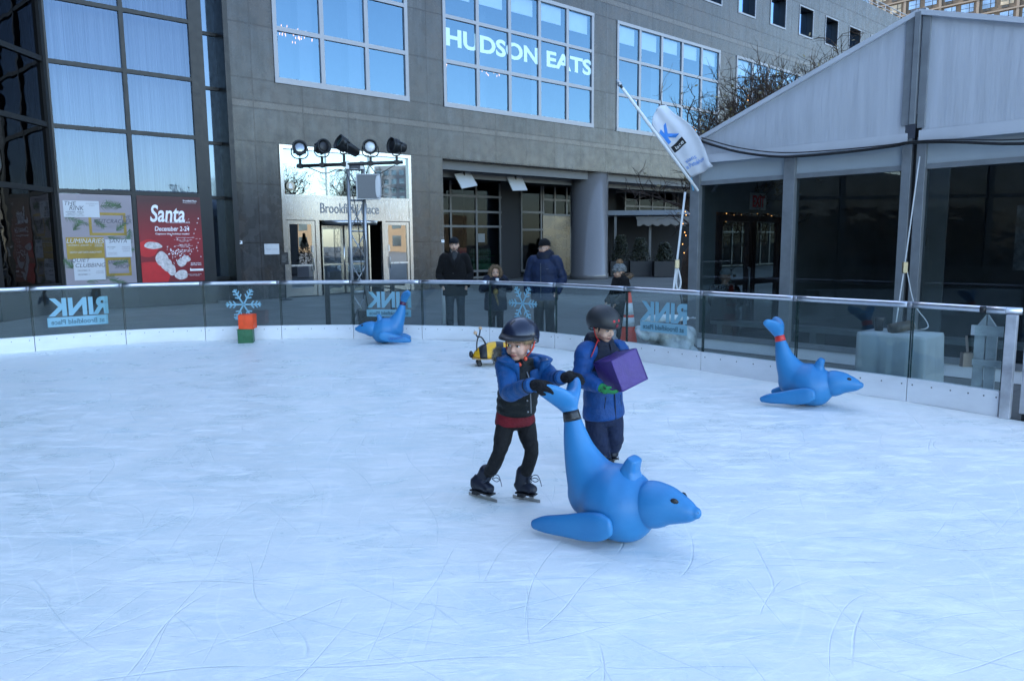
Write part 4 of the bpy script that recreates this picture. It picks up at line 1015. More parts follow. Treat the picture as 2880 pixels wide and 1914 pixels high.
def lamp(label, x, z, yaw, tilt, big=1.0, lens=True, long=1.0, lensmat=None):
    p = Vector((x, 15.26, z))
    t = thing('stage_lamp', label, 'stage lamp', tuple(p), 0, 'stage lamps on the truss crossbar')
    Rm = Matrix.Rotation(R(yaw), 4, 'Z') @ Matrix.Rotation(R(tilt), 4, 'X') @ Matrix.Rotation(R(90), 4, 'X')   # lathe axis z -> -y (toward the rink)
    k = big*1.02
    mb = MB(); mb.lathe([(.03*k,-.17*k*long),(.085*k,-.15*k*long),(.105*k,-.07*k),(.125*k,.0),(.135*k,.04*k),(.135*k,.10*k),(.145*k,.105*k),(.145*k,.125*k),(.118*k,.125*k),(.115*k,.09*k)], (0,0,0), 24, 0, Rm)
    for a in range(6): mb.box(-.012,.012,.10*k,.135*k,-.06*k,.07*k,0,Rm @ Matrix.Rotation(R(60*a),4,'Z'))
    mb.build('housing', BLACKM, t)
    mb = MB(); mb.lathe([(.115*k,.085*k),(.08*k,.10*k),(.03*k,.108*k),(.001,.11*k)], (0,0,0), 24, 0, Rm); mb.build('lens', lensmat or (LENS if lens else BLACK), t)
    mb = MB(); mb.tube([(.15*k,0,.02),(.155*k,0,-.10),(.10*k,0,-.17),(0,0,-.185),(-.10*k,0,-.17),(-.155*k,0,-.10),(-.15*k,0,.02)], .011, 8, 3, 0, Matrix.Rotation(R(yaw), 4, 'Z')); mb.build('yoke', BLACKM, t)
    zb = 3.27+.06*((x+4.27)/2.12)
    mb = MB(); mb.box(-.02,.02,-.03,.03,zb-.05-z,-.17); mb.box(-.045,.045,-.05,.05,zb-.04-z,zb+.04-z); mb.build('clamp', BLACK, t)
    return t
lamp('round stage lamp with a clear ribbed lens, leftmost on the crossbar', -4.20, 3.60, 18, -12)
lamp('dark stage lamp turned right, second from the left on the crossbar', -3.76, 3.63, 42, -8, lens=False)
lamp('long stage lamp tipped down with a dark green filter, above the truss top', -3.32, 3.68, -52, -26, 1.05, True, 2.0, M('green_gel', (.01,.035,.025), .2))
lamp('stage lamp with a pale frosted round lens facing the rink, right of the truss', -2.79, 3.62, 8, -2, 1.0, True, 1.0, M('frosted_lens', (.55,.58,.60), .3, .2))
lamp('dark stage lamp facing left, rightmost on the crossbar', -2.27, 3.64, -48, -6, 1.05, False, 1.2)
sp = thing('loudspeaker', 'pale box loudspeaker with a grey grille fixed to the truss', 'loudspeaker', (-2.84, 15.2, 2.6), R(9))
mb = MB(); mb.prism([(-.24,.0),(.23,.0),(.23,.50),(-.24,.50)], -.02, .02)
mb.loft([(0,.0,.25),(.02,.1,.25),(.06,.2,.25),(.09,.27,.25)], [.235,.235,.21,.12], [.25,.25,.24,.2], (1,0,0), 20, 4, True, 0, .35, None, True, .06)
mb.build('cabinet', M('pale_grey_cabinet', (.50,.51,.52), .5, 0, .05, 5), sp)
MB().box(-.215,.21,-.035,-.021,.02,.485).build('grille', M('grille_grey', (.14,.145,.15), .6, .2, .15, 60), sp, bevel=.004)
mb = MB(); mb.bar((-.1,.06,.25),(-.3,.2,.25),.05,.05); mb.build('bracket', BLACKM, sp)
bk = thing('black_barrier', 'black frame barrier standing behind the foot of the silver truss', 'barrier', (-3.05, 15.0, 0), 0)
for x in (-.65, .66): MB().box(x-.045,x+.045,-.03,.03,0,.98).build('post', BLACK, bk)
mb = MB(); mb.bar((-.6,0,.92),(.9,.1,.90),.035,.035); mb.bar((.0,0,.93),(.95,.05,.78),.03,.03); mb.build('top_bar', BLACKM, bk)

# ------------------------------------------------------------------ traffic cone, bundles, poles
cp = Vector((1.80, 11.45, 0))
cone = thing('traffic_cone', 'tall orange traffic cone with two white reflective bands behind the glass', 'traffic cone', tuple(cp))
ORG = M('cone_orange', (.75,.065,.02), .5, 0, .08, 4); REFL = M('reflective_white', (.62,.64,.66), .35, 0, .08, 8)
def cr_(z): return .155-.125*z/.95
mb = MB(); mb.box(-.19,.19,-.19,.19,0,.03); mb.lathe([(.165,.03),(cr_(.05),.05),(cr_(.95),.95),(.02,.952),(.001,.952)], (0,0,0), 28); mb.build('body', ORG, cone)
for z0, z1 in ((.43,.57), (.61,.79)):
    mb = MB(); mb.lathe([(cr_(z0)+.0025,z0),(cr_(z1)+.0025,z1)], (0,0,0), 28); o = mb.build('reflective_band', REFL, cone)
PLAST = M('wrapped_plastic', (.50,.52,.54), .28, 0, .25, 5, bump=.5, bs=14, bd=.03)
mb = MB(); rr = random.Random(11)
for k in range(26): mb.ell((rr.uniform(-.36,.42), rr.uniform(-.16,.16), rr.uniform(.06,.42)), (rr.uniform(.1,.17), rr.uniform(.1,.15), rr.uniform(.08,.14)), Euler((rr.random(),rr.random(),rr.random())).to_matrix(), 10)
bd_ = tag(mb.build('wrapped_bundle', PLAST, None, voxel=.02, smooth_it=1, loc=(2.25, 11.05, 0)), 'heap of ballast bags wrapped in whitish plastic behind the glass beside the cone', 'bundle')
mb = MB()
for k in range(12): mb.ell((rr.uniform(-.2,.25), rr.uniform(-.1,.1), rr.uniform(.05,.30)), (.1,.09,.09), None, 9)
tag(mb.build('wrapped_bundle', PLAST, None, voxel=.02, smooth_it=1, loc=(1.48, 11.75, 0)), 'smaller wrapped bundle partly hidden behind the boy with the purple cube', 'bundle')
rf = thing('rolled_flag', 'rolled white flag on a pole with a chrome tip lying over the wrapped bags', 'flag', (2.28, 10.95, .58))
mb = MB(); mb.loft([(-.32,0,.0),(-.1,0,.02),(.15,0,.02),(.3,0,.015)], [.045,.06,.05,.03], None, (0,0,1), 14, 3); mb.build('cloth', WHITEP, rf)
mb = MB(); mb.lathe([(.015,0),(.015,.06),(.022,.065),(.022,.08),(.012,.085),(.02,.1),(.001,.115)], (0,0,0), 12, 0, Matrix.Translation((.32,0,.015)) @ Matrix.Rotation(R(90),4,'Y')); mb.build('finial', ALU, rf)
mb = MB(); mb.tube([(2.62,11.7,1.02),(2.66,11.6,.7),(2.70,11.5,.35),(2.72,11.5,.1)], .014, 6, 4)
for k in range(4): mb.tube([(2.70+.1*math.cos(a*.5)*1.2, 11.4+.05*math.sin(a*.5), .09+.08*math.sin(a*.5)+.01*k) for a in range(13)], .009, 6, 1)
tag(mb.build('cable_coil', BLACK, None), 'black cable hanging down and coiled at the foot of the left tent post', 'cable')
ub = thing('parasol_base', 'white pole standing in a grey weighted base behind the man in the black coat', 'parasol base', tuple(G(1262,928)+Vector((.05,.25,0))))
mb = MB(); mb.lathe([(.42,0),(.40,.05),(.12,.11),(.05,.12)], (0,0,0), 4); mb.build('base', M('grey_base', (.20,.21,.22), .6), ub)
MB().tube([(-.16,0,.05),(-.16,0,1.1)], .035, 10).build('pole', WHITEP, ub)
sg = thing('sign_stand', 'black notice board on a thin post left of the entrance doors', 'sign', tuple(G(805,842)), R(42))
mb = MB(); mb.box(-.13,.13,-.02,.02,1.10,1.48); mb.build('board', BLACK, sg, bevel=.006)
text('lettering', 'NOTICE\nthis door closes\nat nine', .05, M('sign_grey_text', (.3,.3,.3), .5), sg, frame((0,-.022,1.30), (1,0,0), (0,0,1)), 0, .001, box=(.18,.20)) if False else None
mb = MB()
for k in range(6): mb.box(-.09+.01*(k % 2), .09-.03*(k % 3), -.0225, -.0205, 1.38-.04*k, 1.388-.04*k)
mb.build('printed_lines', M('sign_grey_text', (.22,.22,.22), .5), sg)
MB().tube([(0,0,.03),(0,0,1.10)], .02, 8).build('post', BLACK, sg)
mb = MB(); mb.lathe([(.2,0),(.2,.015),(.04,.035)], (0,0,0), 24); mb.build('base', BLACK, sg)
for k, (u, v) in enumerate(((2, 885), (62, 880))):
    p = G(u, v); t = thing('side_table', ('small silver side table behind the glass at the far left edge', 'small silver side table behind the glass, right of its twin')[k], 'table', tuple(p), R(20), 'silver side tables')
    MB().box(-.16,.16,-.16,.16,.44,.46).build('table_top', ALU, t); MB().box(-.03,.03,-.03,.03,0,.44).build('leg', ALU, t); MB().box(-.12,.12,-.12,.12,0,.02).build('base', ALU, t)

# ------------------------------------------------------------------ flag on the tent post
FLAGM = M('white_flag_cloth', (.60,.63,.70), .7, 0, .05, 4, bump=.15, bs=8)
pb, pt = A(1962,535,12.0), A(1742,236,10.9)
fg = thing('flag_pole', 'leaning white flagpole with a silver tip and a white printed flag by the tent corner', 'flag', tuple(pb))
pd = (pt-pb); LP = pd.length; pdn = pd/LP
mb = MB(); mb.loft([Vector((0,0,0)), pd*.5, pd*.97], [.022,.026,.020], None, (1,0,0), 10, 3); mb.build('pole', WHITEP, fg)
mb = MB(); mb.lathe([(.022,0),(.022,.05),(.034,.055),(.034,.07),(.018,.075),(.03,.10),(.03,.12),(.001,.145)], (0,0,0), 14, 0, Matrix.Translation(pd*.97) @ pdn.to_track_quat('Z','Y').to_matrix().to_4x4()); mb.build('finial', ALU, fg)
def dep(u): return 12.0+(10.9-12.0)*(1962-u)/220.0
E0, E1 = A(1833,352,dep(1833))-pb, A(1945,500,dep(1945))-pb        # along the pole
F0, F1 = A(1872,294,11.35)-pb, A(2006,470,11.85)-pb                   # fly edge
nu, nv = 18, 24; vs_, fs_ = [], []
ndir = Vector((-.35,-.9,.1)).normalized()
def flagpt(a, b):
    p = (E0*(1-a)+F0*a)*(1-b)+(E1*(1-a)+F1*a)*b
    p = p+ndir*(.055*math.sin(6.2*b+1.2*a)*a+.03*math.sin(11*a+5*b)*(.3+a)+.035*math.sin(3.0*b*3+a*4))
    if b < .5: p += (F0-F1)*(.05*math.sin(math.pi*a)*(1-2*b))
    p += Vector((.0,0,-.10))*math.sin(math.pi*b)*a*.0
    return p+Vector((.10,0,.05))*math.sin(math.pi*min(1,b*1.1))*a*(1 if b > .3 else b/.3)
for i in range(nu+1):
    for j in range(nv+1): vs_.append(flagpt(i/nu, j/nv))
mb = MB(); mb.add(vs_, [(i*(nv+1)+j, (i+1)*(nv+1)+j, (i+1)*(nv+1)+j+1, i*(nv+1)+j+1) for i in range(nu) for j in range(nv)], 0, True)
fc = mb.build('flag_cloth', FLAGM, fg)
sm_ = fc.modifiers.new('t', 'SOLIDIFY'); sm_.thickness = .004
def flagmesh(name, o_, uv, wd, ht, rot, mat, lift):
    """print bent onto the cloth"""
    for p in o_.data.vertices:
        a = p.co.x*wd; b = p.co.y*ht
        c, s = math.cos(rot), math.sin(rot); x, y = a*c-b*s, a*s+b*c
        q = flagpt(uv[0]+x, uv[1]-y)
        e = .02; n = (flagpt(uv[0]+x+e, uv[1]-y)-flagpt(uv[0]+x-e, uv[1]-y)).cross(flagpt(uv[0]+x, uv[1]-y+e)-flagpt(uv[0]+x, uv[1]-y-e)).normalized()
        if n.y > 0: n = -n
        p.co = q+n*(lift+p.co.z)
    return o_
FB = M('flag_print_blue', (.05,.24,.70), .6); FBK = M('flag_print_black', (.01,.01,.012), .6)
def ft(s, mat, box, uv, rot, lift, bold=0):
    o_ = text('lettering', s, .3, mat, fc, Matrix(), bold, .0004, box=(1, 1)); return flagmesh('lettering', o_, uv, box[0], box[1], rot, mat, lift)
ft('K', FB, (.50,.20), (.30,.27), .0, .010, .01)
mb = MB(); g8 = 8
mb.add([(-.5+i/g8, -.5+j/g8, 0) for i in range(g8+1) for j in range(g8+1)], [(i*(g8+1)+j, (i+1)*(g8+1)+j, (i+1)*(g8+1)+j+1, i*(g8+1)+j+1) for i in range(g8) for j in range(g8)])
flagmesh('label', mb.build('label', FBK, fc), (.30,.47), .5, .10, 0, FBK, .008)
ft('lace', WHITEP, (.34,.05), (.33,.47), .0, .012)
ft('sians', FB, (.40,.055), (.38,.74), .0, .010); ft('is Petukhov', FB, (.78,.065), (.46,.82), .0, .010)
mb = MB(); mb.tube([E1, E1+Vector((.02,.03,-.12)), E1+Vector((.04,.02,-.2))], .014, 6, 3); mb.build('tie_rope', M('blue_rope', (.10,.30,.45), .7), fg)

# ------------------------------------------------------------------ bare trees with fairy lights
BARK = M('bare_bark', (.066,.043,.029), .85, 0, .3, 14, bump=.4, bs=30)
LEAF = M('withered_leaf', (.13,.10,.03), .6, 0, .4, 3)
def tree(label, loc, H, rad, seed, lights=True, lean=(0,0), n1=9, low=None):
    t = thing('bare_tree', label, 'tree', loc, 0, None); rd = random.Random(seed)
    tk = MB(); lb = MB(); twm = MB(); lf = MB(); bulbs = []
    tk.loft([(0,0,-.05),(.02,0,.5),(-.02,.02,1.4),(lean[0]*.3,lean[1]*.3,H*.52)], [.14,.115,.10,.085], None, (1,0,0), 12, 3)
    for k in range(70):
        a = k*.9; z = .6+k*.028
        if z < H*.52: bulbs.append(Vector((.125*math.cos(a), .125*math.sin(a), z)))
    top = Vector((lean[0]*.3, lean[1]*.3, H*.5))
    def grow(p, d, L_, r, lev):
        n = 4; pts = [p]; q = p.copy(); e = d.copy()
        for i in range(n):
            e = (e+Vector((rd.gauss(0,.20), rd.gauss(0,.20), rd.gauss(0.05,.15)))).normalized(); q = q+e*(L_/n)
            if q.z > H: q.z = H-.02*rd.random(); e.z *= .3
            pts.append(q.copy())
        rs = [r*(1-.6*i/n) for i in range(n+1)]
        (lb if lev < 2 else twm).loft(pts, rs, None, (.3,.5,.8), 6 if lev < 2 else 3, 2 if lev < 2 else 1, False)
        if lights and lev <= 1:
            for i in range(n):
                for f_ in (.1,.3,.5,.7,.9):
                    bulbs.append(pts[i].lerp(pts[i+1], f_)+Vector((rd.gauss(0,1), rd.gauss(0,1), rd.gauss(0,1))).normalized()*(r+.012))
        elif lights and lev == 2 and rd.random() < .35:
            for i in range(n): bulbs.append(pts[i]+Vector((0,0,.012)))
        if lev >= 4:
            if rd.random() < .11:
                c = pts[-1]; x = Vector((rd.gauss(0,1),rd.gauss(0,1),rd.gauss(0,1))).normalized(); y = x.orthogonal().normalized()
                s = rd.uniform(.035,.06); lf.add([c, c+x*s+y*s*.7, c+x*s*2, c+x*s-y*s*.7], [(0,1,2,3)])
            return
        for i in range((5,5,4,4)[lev]):
            f_ = rd.uniform(.3,1) if i else 1; k = min(n-1, int(f_*n)); o_ = pts[k].lerp(pts[k+1], f_*n-k if f_ < 1 else 1)
            ax = Vector((rd.gauss(0,1), rd.gauss(0,1), rd.gauss(.25,.8))).normalized()
            grow(o_, (e*.75+ax*.8).normalized(), L_*rd.uniform(.5,.75), max(.0045, r*.6), lev+1)
    for k in range(n1):
        a = (2*math.pi*k/n1 if seed != 4 else -1.7+3.3*k/n1)+rd.uniform(-.2,.2); d = Vector((math.cos(a), math.sin(a), rd.uniform(.45,1.5))).normalized()
        grow(top-Vector((0,0,rd.uniform(0,.3))), d, rad*rd.uniform(.5,.62), .05, 0)
    for (d, L_) in (low or []): grow(top-Vector((0,0,.35)), Vector(d).normalized(), L_, .035, 1)
    tk.build('trunk', BARK, t); lb.build('limbs', BARK, t); twm.build('crown', BARK, t)
    if lf.v: lf.build('dry_leaves', LEAF, t)
    if lights:
        fl = thing('fairy_lights', 'warm white fairy lights wound on '+('the bare tree behind the flag' if seed == 4 else 'the bare tree behind the tent ridge' if seed == 9 else 'a far bare tree'), 'fairy lights', loc, 0)
        b_ = MB()
        for p in bulbs[:2600:2]: b_.ell(p, .0095, None, 5)
        o_ = b_.build('bulbs', BULB, fl); o_['kind'] = 'stuff'
        wm = MB(); wm.tube(bulbs[:100], .003, 4); wm.build('wire', BLACK, fl)
    return t
tree('bare branching tree with fairy lights standing behind the flag at the tent corner', tuple(A(1938,700,14.6).xy)+(0,), 4.6, 2.05, 4, True, (2.2,.6), 13, [((-1,-.15,.15), 1.0)])
tree('bare twiggy tree whose crown shows above the left slope of the tent roof', (6.6, 17.6, 0), 6.0, 3.2, 9, True, (.2,.2), 13)
tree('far bare tree on the plaza mirrored in the glass over the entrance doors', (15.5, 19.5, 0), 6.3, 3.4, 13, False, (0,0), 8)

# ------------------------------------------------------------------ kiosk, planters under the colonnade
ks = thing('kiosk', 'dark flat-roofed kiosk with a scalloped cream awning under the colonnade', 'kiosk', tuple(A(1800,782,39.5).xy)+(0,), R(0)); ks.scale = (1.1,1.1,1.1)
mb = MB(); mb.box(-2.0,3.2,-.3,2.6,2.80,3.02); mb.build('roof', M('kiosk_roof', (.12,.14,.17), .5, .3, .1, 3), ks)
for x in (-1.2, .45, 3.0): MB().box(x-.06,x+.06,.0,.12,0,2.8).build('post', SHOPMUL, ks)
mb = MB(); mb.box(-1.9,3.1,2.0,2.1,0,2.8); mb.build('back_wall', DARKIN, ks)
mb = MB(); vs_, fs_ = [], []; n = 60
for k in range(n+1):
    x = -.3+3.2*k/n; sc_ = .10*abs(math.sin(math.pi*x/.42))
    vs_ += [(x,-.2,2.74),(x,-.75,2.55),(x,-.78,2.27+ (.10-sc_))]
for k in range(n): fs_ += [(3*k,3*k+1,3*k+4,3*k+3),(3*k+1,3*k+2,3*k+5,3*k+4)]
mb.add(vs_, fs_, 0, True); mb.build('awning', M('cream_awning', (.12,.11,.095), .7, 0, .08, 4), ks)
LEAFG = M('dark_shrub_leaf', (.010,.014,.005), .5, 0, .6, 2)
def planter(label, loc, seed, hgt):
    t = thing('planter_shrub', label, 'planter', loc, 0, 'shrubs in planters under the colonnade'); rd = random.Random(seed)
    MB().box(-.55,.55,-.3,.3,0,.75).build('planter_box', M('planter_grey', (.015,.016,.018), .6, 0, .15, 3) if 'planter_grey' not in bpy.data.materials else bpy.data.materials['planter_grey'], t, bevel=.01)
    mb = MB()
    for k in range(900):
        a = rd.uniform(0,6.28); h = rd.random(); r = .5*(1-.55*h)*math.sqrt(rd.random())
        c = Vector((r*math.cos(a)*1.1, r*math.sin(a)*.6, .75+h*hgt)); x = Vector((rd.gauss(0,1),rd.gauss(0,1),rd.gauss(0,1))).normalized(); y = x.orthogonal().normalized(); s = rd.uniform(.05,.09)
        mb.add([c-x*s, c+y*s*.4, c+x*s, c-y*s*.4], [(0,1,2,3)])
    mb.build('foliage', LEAFG, t)
planter('leafy shrub in a grey planter just right of the round column', tuple(A(1745,782,38).xy)+(0,), 1, 1.3)
planter('tallest leafy shrub in a grey planter beneath the cream awning', tuple(A(1800,782,37.5).xy)+(0,), 2, 1.15)
planter('leafy shrub in a grey planter nearest the left tent post', tuple(A(1868,782,37).xy)+(0,), 3, .9)
for k, (s, n_, lab) in enumerate(((17.0, -8.6, 'small evergreen in a white box seen through the left tent door window'), (18.6, -9.4, 'small evergreen in a white box seen through the right tent door window'))):
    t = thing('potted_evergreen', lab, 'plant', TW(n_, s), 0, 'evergreens beyond the tent door'); rd = random.Random(30+k)
    MB().box(-.35,.35,-.3,.3,0,.6).build('planter_box', WHITEP, t)
    mb = MB()
    for q in range(700):
        h = rd.random(); a = rd.uniform(0,6.28); r = .55*(1-h)*math.sqrt(rd.random()); c = Vector((r*math.cos(a), r*math.sin(a), .6+1.7*h)); x = Vector((math.cos(a), math.sin(a), rd.gauss(0,.5))).normalized(); y = x.orthogonal().normalized()
        mb.add([c-x*.08, c+y*.025, c+x*.08, c-y*.025], [(0,1,2,3)])
    mb.build('foliage', LEAFG, t)

# ------------------------------------------------------------------ posters in the bay
def PB(s, z): return Vector((s-6.34, -.045, z))
def poster(label, x0, x1, z0, z1, mat):
    t = thing('window_poster', label, 'poster', FW(6.34, .5), ROTF, 'posters in the bay window')
    MB().box(x0-6.34, x1-6.34, -.045, -.040, z0, z1).build('sheet', mat, t)
    W_, H_ = x1-x0, z1-z0
    def put(kind, u, v, wd, ht, mat, s=None, lift=.001, name='lettering', shear=0, bold=0, align='CENTER'):
        c = Vector((x0-6.34+W_*u, -.045-lift, z0+H_*v))
        if kind == 't': return text(name, s, .2, mat, t, frame(c, (1,0,0), (0,0,1)), bold, .0004, shear=shear, box=(wd*W_, ht*H_))
        m_ = MB(); m_.box(c.x-wd*W_/2, c.x+wd*W_/2, c.y-.0004, c.y+.0004, c.z-ht*H_/2, c.z+ht*H_/2); return m_.build(name, mat, t)
    return t, put, Vector((x0-6.34, -.045, z0)), W_, H_
P1C = M('lilac_poster', (.27,.24,.27), .45, 0, .05, 1.5); GOLD = M('gold_print', (.28,.19,.035), .35, .25, .25, 2); CARD = M('white_card_print', (.50,.52,.56), .45, 0, .02, 3); INK = M('grey_ink', (.09,.09,.11), .5); GREENP = M('fir_print', (.05,.10,.045), .5, 0, .4, 6); INKL = M('light_ink', (.25,.24,.28), .5)
t1, put, o1, W1, H1 = poster('lilac holiday events poster with white and gold cards and printed fir sprigs', 4.52, 6.26, .70, 3.10, P1C)
rd = random.Random(2)
def sprig(cx, cz, ang, ln, lift=.003):
    mb = MB(); e = Vector((math.cos(ang), 0, math.sin(ang))); c = Vector((cx, -.045-lift, cz))
    for k in range(34):
        f_ = k/34; p = c+e*(ln*f_); a = ang+(1 if k % 2 else -1)*rd.uniform(.5,1.0); g_ = Vector((math.cos(a),0,math.sin(a)))*(.16*(1-.6*f_)+.03); s = Vector((-g_.z,0,g_.x)).normalized()*.008
        y = Vector((0,-.0004*k/34,0)); mb.add([p-s+y, p+s+y, p+g_+y], [(0,1,2)])
    mb.add([c-Vector((e.z,0,-e.x))*.006, c+Vector((e.z,0,-e.x))*.006, c+e*ln], [(0,1,2)]); mb.build('fir_sprig', GREENP, t1)
def lx(u): return o1.x+W1*u
def lz(v): return o1.z+H1*v
for u, v, a, l in ((.55,.87,.1,.5),(.85,.86,2.8,.4),(.05,.76,-.4,.6),(.45,.72,-.7,.3),(.15,.60,.9,.3),(.62,.53,-.3,.6),(.95,.62,-1.7,.5),(.92,.55,-1.9,.55),(.75,.60,.7,.35),(.80,.33,.4,.35),(.1,.2,1.0,.45),(.1,.18,2.2,.3),(.28,.03,.2,.7),(.60,.05,-.3,.4),(.66,.22,.2,.4),(.3,.33,.3,.3)): sprig(lx(u), lz(v), a, l)

put('t', .49, .955, .5, .03, INKL, 'BFNY HOLIDAY HAPPENINGS', .002)
def goldframe(u0, u1, v0, v1):
    m_ = MB(); th = .04
    for (a, b, c, d) in ((u0,u1,v0,v0+th*W1/H1),(u0,u1,v1-th*W1/H1,v1),(u0,u0+th,v0+th*W1/H1,v1-th*W1/H1),(u1-th,u1,v0+th*W1/H1,v1-th*W1/H1)):
        m_.box(lx(a), lx(b), -.0475, -.0465, lz(c), lz(d))
    m_.build('gold_frame', GOLD, t1)
goldframe(.37,.90,.545,.80); goldframe(.56,.93,.085,.295)
for (u, v, wd, ht) in ((.285,.835,.49,.18), (.765,.40,.37,.20), (.33,.17,.43,.24)): put('b', u, v, wd, ht, CARD, None, .0065, 'card')
put('b', .30,.405,.52,.24, GOLD, None, .0062, 'card')
sh = .25
for s, u, v, wd, ht, mt in (('THE',.14,.895,.16,.045,INK),('RINK',.22,.845,.2,.05,INK),('NOVEMBER - MARCH',.19,.80,.24,.018,INK),('WEEKDAYS 1-10PM\nWEEKENDS 11AM-11PM',.19,.772,.25,.026,INK),('WATERFRONT\nPLAZA',.43,.885,.17,.035,INKL),
    ('THE',.90,.755,.15,.042,INK),('NUTCRACKER',.71,.705,.54,.045,INK),('DECEMBER 2\n\nDECEMBER 3',.48,.63,.15,.06,INKL),('WINTER\nGARDEN',.68,.645,.11,.035,INKL),
    ('LUMINARIES',.305,.485,.52,.05,CARD),('DECEMBER 2 - JANUARY 11',.22,.435,.32,.02,CARD),('WINTER\nGARDEN',.48,.435,.11,.03,CARD),('NIGHTLY LIGHT SHOW LAUNCH PARTY',.30,.36,.44,.022,CARD),
    ('SANTA',.76,.482,.26,.042,INK),('DECEMBER\n2 - 24',.66,.405,.12,.03,INK),('WEEKDAYS\nSATURDAYS\nSUNDAYS',.87,.39,.12,.06,INKL),('WINTER\nGARDEN',.67,.34,.13,.028,INKL),
    ('QUIET',.22,.268,.26,.048,INK),('CLUBBING',.35,.215,.42,.045,INK),('DECEMBER 10\n\nDECEMBER 11',.25,.135,.17,.06,INK),('WINTER\nGARDEN',.47,.135,.11,.03,INKL),
    ('SIP +',.68,.245,.19,.042,INK),('SHOP',.80,.195,.22,.045,INK),('DECEMBER 1',.68,.13,.12,.018,INKL),('COURTYARD',.84,.13,.14,.02,INKL)):
    put('t', u, v, wd, ht, mt, s, .009, shear=(sh if s in ('THE','RINK','NUTCRACKER','LUMINARIES','SANTA','QUIET','CLUBBING','SIP +','SHOP') else 0))
RED2 = NT('red_poster_sheet'); _sx = RED2.n('SeparateXYZ'); RED2.set(_sx, Vector=RED2.n('TexCoord').outputs['Object'])
_rc = RED2.ramp(RED2.math('DIVIDE', RED2.math('SUBTRACT', _sx.outputs[2], .7), 2.4), (.1, (.17,.010,.016)), (.5, (.26,.012,.02)), (.95, (.055,.006,.009)))
RED2.bsdf(Base_Color=_rc, Roughness=.4); RED2 = RED2.mat
t2, put, o1, W1, H1 = poster('dark red event poster with large white script lettering and printed snow', 6.40, 8.13, .68, 3.11, RED2)
WI = M('white_poster_ink', (.80,.80,.84), .5)
for s, u, v, wd, ht, b_, sh in (('Santa',.46,.80,.55,.20,.004,.2),('AT BROOKFIELD PLACE',.62,.70,.38,.018,.001,0),('December 2-24',.52,.625,.55,.055,.003,.12),('Capture the holiday magic!',.52,.563,.54,.026,.003,0),('Brookfield Place',.83,.955,.22,.02,.003,0),('250 Vesey Street, 2nd level',.82,.93,.21,.012,0,0),
    ('Photo packages start at $27',.72,.52,.3,.013,.001,0),('Monday - Friday, 12 - 8PM\nClosed 3 - 4PM',.70,.485,.25,.026,0,0),('Saturday, 10AM - 8PM\nClosed at 6PM on December 24\nClosed 3 - 4PM',.70,.425,.26,.04,0,0),('Sunday, 10AM - 6PM\nClosed 1 - 2PM',.70,.365,.22,.028,0,0),('BOOK AHEAD\nSKIP THE WAIT',.87,.205,.18,.035,.002,0),('Photo package details\non our website',.84,.075,.22,.024,0,0)):
    put('t', u, v, wd, ht, WI, s, .003, bold=b_, shear=sh)
put('b', .875,.135,.22,.024, WI, None, .003, 'printed_box')
# the figure on the sheet is left out: a plain red drape and a bank of snow stand in its place
mb = MB()
def pp(u, v, l): return (o1.x+W1*u, -.045-l, o1.z+H1*v)
def blob(mb, cu, cv, ru, rv, l, wob=0.0, sd=0):
    r_ = random.Random(sd); ph = [r_.uniform(0, 6.28) for _ in range(3)]
    P_ = []
    for k in range(40):
        a = 2*math.pi*k/40; q = 1+wob*(math.sin(2*a+ph[0])+.6*math.sin(3*a+ph[1])+.4*math.sin(5*a+ph[2])); P_.append(pp(min(.995, max(.005, cu+ru*q*math.cos(a))), min(.995, max(.005, cv+rv*q*math.sin(a))), l))
    mb.add(P_, [tuple(range(40))])
blob(mb, .10,.08,.34,.17,.0022,.05,1); blob(mb, .12,.40,.17,.10,.0024,.06,2)
mb.build('printed_drape', M('bright_red_print', (.50,.015,.02), .45), t2)
mb = MB()
for k, (cu, cv, ru, rv) in enumerate(((.20,.43,.14,.04),(.33,.27,.10,.09),(.40,.20,.09,.08),(.47,.14,.06,.07),(.62,.08,.10,.06),(.64,.23,.08,.05),(.71,.27,.07,.04))): blob(mb, cu, cv, ru, rv, .0026+.00012*k, .07, 10+k)
mb.build('printed_snow_bank', M('snow_print', (.55,.50,.50), .6, 0, .35, 14), t2)
mb = MB(); rd = random.Random(8)
for k in range(130):
    if k < 75: u, v = rd.gauss(.58,.09), rd.gauss(.33,.045)
    else: u, v = rd.uniform(.42,.99), rd.uniform(.05,.75)
    r = rd.uniform(.003,.012)
    if 0.02 < u < .98: mb.add([pp(u+r*math.cos(a)*.9, v+r*.72*math.sin(a), .0027) for a in (0,1.05,2.1,3.14,4.2,5.2)], [tuple(range(6))])
mb.build('printed_flakes', WI, t2)

# ------------------------------------------------------------------ people
def skin(name, col): return M(name, col, .45, 0, .06, 25, sheen=.1)
SK1 = skin('fair_skin', (.60,.34,.245)); SK2 = skin('light_tan_skin', (.52,.32,.23)); SK3 = skin('tan_skin', (.40,.24,.17))
EYEW = M('eye_white', (.55,.54,.53), .25, 0, .02); IRIS = M('dark_iris', (.015,.013,.012), .15, 0, .1); LIP = M('lip_pink', (.36,.115,.10), .45, 0, .1, 20); LIP2 = M('lip_brown', (.24,.10,.08), .45, 0, .1, 20)
def cloth(name, col, bump=.45, bs=16, r=.75, var=.15): return M(name, col, r, 0, var+.1, 9, bump=min(1, bump*1.9), bs=bs, spec=.25, sheen=.03, bd=.022)
BLUEJ = cloth('bright_blue_nylon', (.007,.070,.215), .35, 20, .5); BLACKJ = cloth('black_quilt', (.006,.008,.0085), .4, 18, .55); BLUEC = cloth('royal_blue_nylon', (.007,.055,.20), .35, 18, .5)
